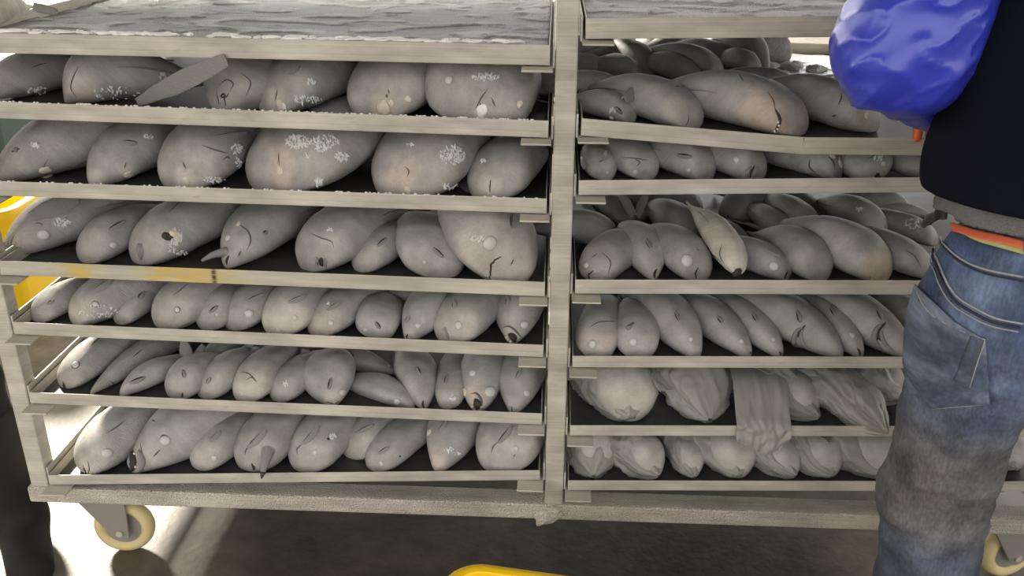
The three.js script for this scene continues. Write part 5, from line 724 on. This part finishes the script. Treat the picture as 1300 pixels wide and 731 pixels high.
  { // the loose corner of the hem sticking out at the hip
    const f = slabGeo(10, 8, (u, v) => { const a = pick(lerp(1204, 1172, u), lerp(262, 287, u), jeans, 0.026 + 0.006 * u), b = pick(lerp(1214, 1178, u), lerp(290, 290, u), jeans, 0.024); const p = a.lerp(b, v); p.z += 0.004 * noise(u * 5, v * 5, 2); return p; }, 0.004); mesh('undershirt_hem', f, M.hem, t); }
  // shirt
  const shirtF = (x, y, z) => Math.max(smin(F.torso(x, y, z), ell(x, y, z, [0.80, 1.06, 0.33], [0.182, 0.16, 0.125]), 0.08) - 0.024 - 0.010 * noise(x * 6, y * 9, z * 6) - 0.004 * noise(x * 14, y * 8, z * 14), 1.075 + 0.006 * noise(x * 8, 2, z * 8) - y, y - 1.5, y > 1.43 ? 0.085 - Math.hypot(x - 0.765, z - 0.33) : -1);
  const sleeveS = (x, y, z) => Math.min(cap(x, y, z, J.sh[1], [lerp(J.sh[1][0], J.elbow[1][0], 0.5), lerp(J.sh[1][1], J.elbow[1][1], 0.5), 0.33], 0.078, 0.074), cap(x, y, z, J.sh[0], [lerp(J.sh[0][0], J.elbow[0][0], 0.25), lerp(J.sh[0][1], J.elbow[0][1], 0.25), 0.36], 0.074, 0.07));
  mesh('shirt', surfaceNets((x, y, z) => smin(shirtF(x, y, z), sleeveS(x, y, z) , 0.03), V(0.42, 1.04, 0.1), V(1.12, 1.58, 0.56), 0.01), M.shirt, t);
  // plastic oversleeves and orange gloves
  const sl = (g) => { const s = J.sh[g], e = J.elbow[g], w = J.wrist[g], a = [lerp(s[0], e[0], 0.12), lerp(s[1], e[1], 0.12), lerp(s[2], e[2], 0.12)];
    return (x, y, z) => { const b = smin(cap(x, y, z, a, e, 0.076, 0.085), cap(x, y, z, e, w, 0.078, 0.045), 0.04), r = 1 - 2 * Math.abs(noise(x * 7 + y * 5, y * 11 - x * 9, z * 7 + 3 * g)), q = 1 - 2 * Math.abs(noise(x * 17 + y * 10 + 2, y * 20 - x * 14, z * 15)); return b - 0.007 * r - 0.004 * q * q; }; };
  for (const g of [0, 1]) { const f = sl(g), e = V(...J.elbow[g]), b = new THREE.Box3().setFromPoints([e, V(...J.sh[g]), V(...J.wrist[g])]).expandByScalar(0.12); mesh('plastic_sleeve', surfaceNets(f, b.min, b.max, 0.007), M.sleeve, t); }
  hand([0.648, 1.132, 0.105], [0.28, -0.12, -1], [0, -1, 0.1], 1, M.glove, t, 'glove');
  hand([0.915, 1.105, 0.09], [-0.2, -0.1, -1], [0, -1, 0.1], -1, M.glove, t, 'glove');
  for (const g of [0, 1]) { const a = J.ankle[g], d = J.toeDir[g], f = (x, y, z) => Math.max(smin(cap(x, y, z, [a[0], 0.055, a[2] + 0.02], [a[0] + d[0] * 0.18, 0.042, a[2] + d[1] * 0.18], 0.054, 0.043), cap(x, y, z, [a[0], 0.06, a[2]], [a[0], 0.12, a[2]], 0.056, 0.06), 0.03), 0.001 - y); mesh('boot', surfaceNets(f, V(a[0] - 0.12, -0.01, a[2] - 0.28), V(a[0] + 0.12, 0.2, a[2] + 0.12), 0.008), M.boot, t); }
}
// --- the second worker, of whom only one booted leg is in the picture
{
  const t = thing('person', 'dark trouser leg and black rubber boot at the lower left edge', 'person', V(0, 0, 0));
  const J = { hip: [[-1.42, 0.86, -0.1], [-1.62, 0.86, -0.12]], knee: [[-1.325, 0.48, -0.06], [-1.68, 0.5, -0.15]], ankle: [[-1.29, 0.1, -0.09], [-1.7, 0.1, -0.12]], rt: 0.085, rk: 0.062, ra: 0.045, toeDir: [[0.5, 0.75], [-0.1, 1]],
    pelvis: [-1.52, 0.95, -0.11], rp: [0.165, 0.12, 0.105], buttL: [-1.45, 0.87, -0.16], buttR: [-1.6, 0.87, -0.16], rb: [0.09, 0.11, 0.085], belly: [-1.56, 1.1, -0.11], rbelly: [0.155, 0.16, 0.105], chest: [-1.6, 1.33, -0.1], rchest: [0.165, 0.17, 0.11],
    sh: [[-1.43, 1.44, -0.1], [-1.77, 1.44, -0.1]], elbow: [[-1.40, 1.17, -0.08], [-1.84, 1.17, -0.1]], wrist: [[-1.42, 0.95, 0.02], [-1.84, 0.94, 0.02]], neck: [-1.6, 1.47, -0.1], head: [-1.6, 1.63, -0.08], face: [0.1, 1] };
  const F = figure(J);
  mesh('body', surfaceNets(F.all, V(-1.98, 0, -0.32), V(-1.08, 1.78, 0.2), 0.013), M.skin, t);
  const h = J.head; mesh('hair', surfaceNets((x, y, z) => Math.max(ell(x, y, z, [h[0], h[1] + 0.012, h[2] - 0.008], [0.086, 0.108, 0.1]), -(y - (h[1] - 0.05) - (z - h[2]) * 0.6) * 0.8), V(h[0] - 0.11, h[1] - 0.14, h[2] - 0.13), V(h[0] + 0.11, h[1] + 0.14, h[2] + 0.12), 0.007), M.hair, t);
  const wr = (x, y, z) => 0.006 * noise(x * 8, y * 14, z * 8);
  mesh('trousers', surfaceNets((x, y, z) => Math.max(F.lower(x, y, z) - 0.016 - wr(x, y, z), y - 1.02, 0.3 - y), V(-1.9, 0.26, -0.34), V(-1.18, 1.06, 0.12), 0.011), M.trouser, t);
  mesh('jacket', surfaceNets((x, y, z) => Math.max(smin(F.torso(x, y, z), Math.min(F.arm(0, x, y, z), F.arm(1, x, y, z)), 0.03) - 0.02 - wr(x, y, z), 0.95 - y, y - 1.49), V(-1.98, 0.9, -0.34), V(-1.3, 1.54, 0.16), 0.012), M.trouser, t);
  hand([-1.42, 0.92, 0.03], [0, -1, 0.3], [0.1, 0, 1], -1, M.skin, t, 'hand'); hand([-1.84, 0.91, 0.03], [0, -1, 0.3], [-0.1, 0, 1], 1, M.skin, t, 'hand');
  for (const g of [0, 1]) { const a = J.ankle[g], k = J.knee[g], d = J.toeDir[g], top = [lerp(a[0], k[0], 0.72), lerp(a[1], k[1], 0.72), lerp(a[2], k[2], 0.72)]; const f = (x, y, z) => Math.max(smin(smin(cap(x, y, z, a, top, 0.06, 0.078), cap(x, y, z, [a[0], 0.055, a[2]], [a[0] + d[0] * 0.19, 0.05, a[2] + d[1] * 0.19], 0.058, 0.05), 0.04), 9, 0.01) - 0.002 * noise(x * 9, y * 12, z * 9), y - top[1] - 0.02, 0.001 - y); mesh('boot', surfaceNets(f, V(a[0] - 0.16, -0.01, a[2] - 0.12), V(a[0] + 0.22, 0.48, a[2] + 0.26), 0.009), M.boot, t); }
}
renderer.render(scene, camera);
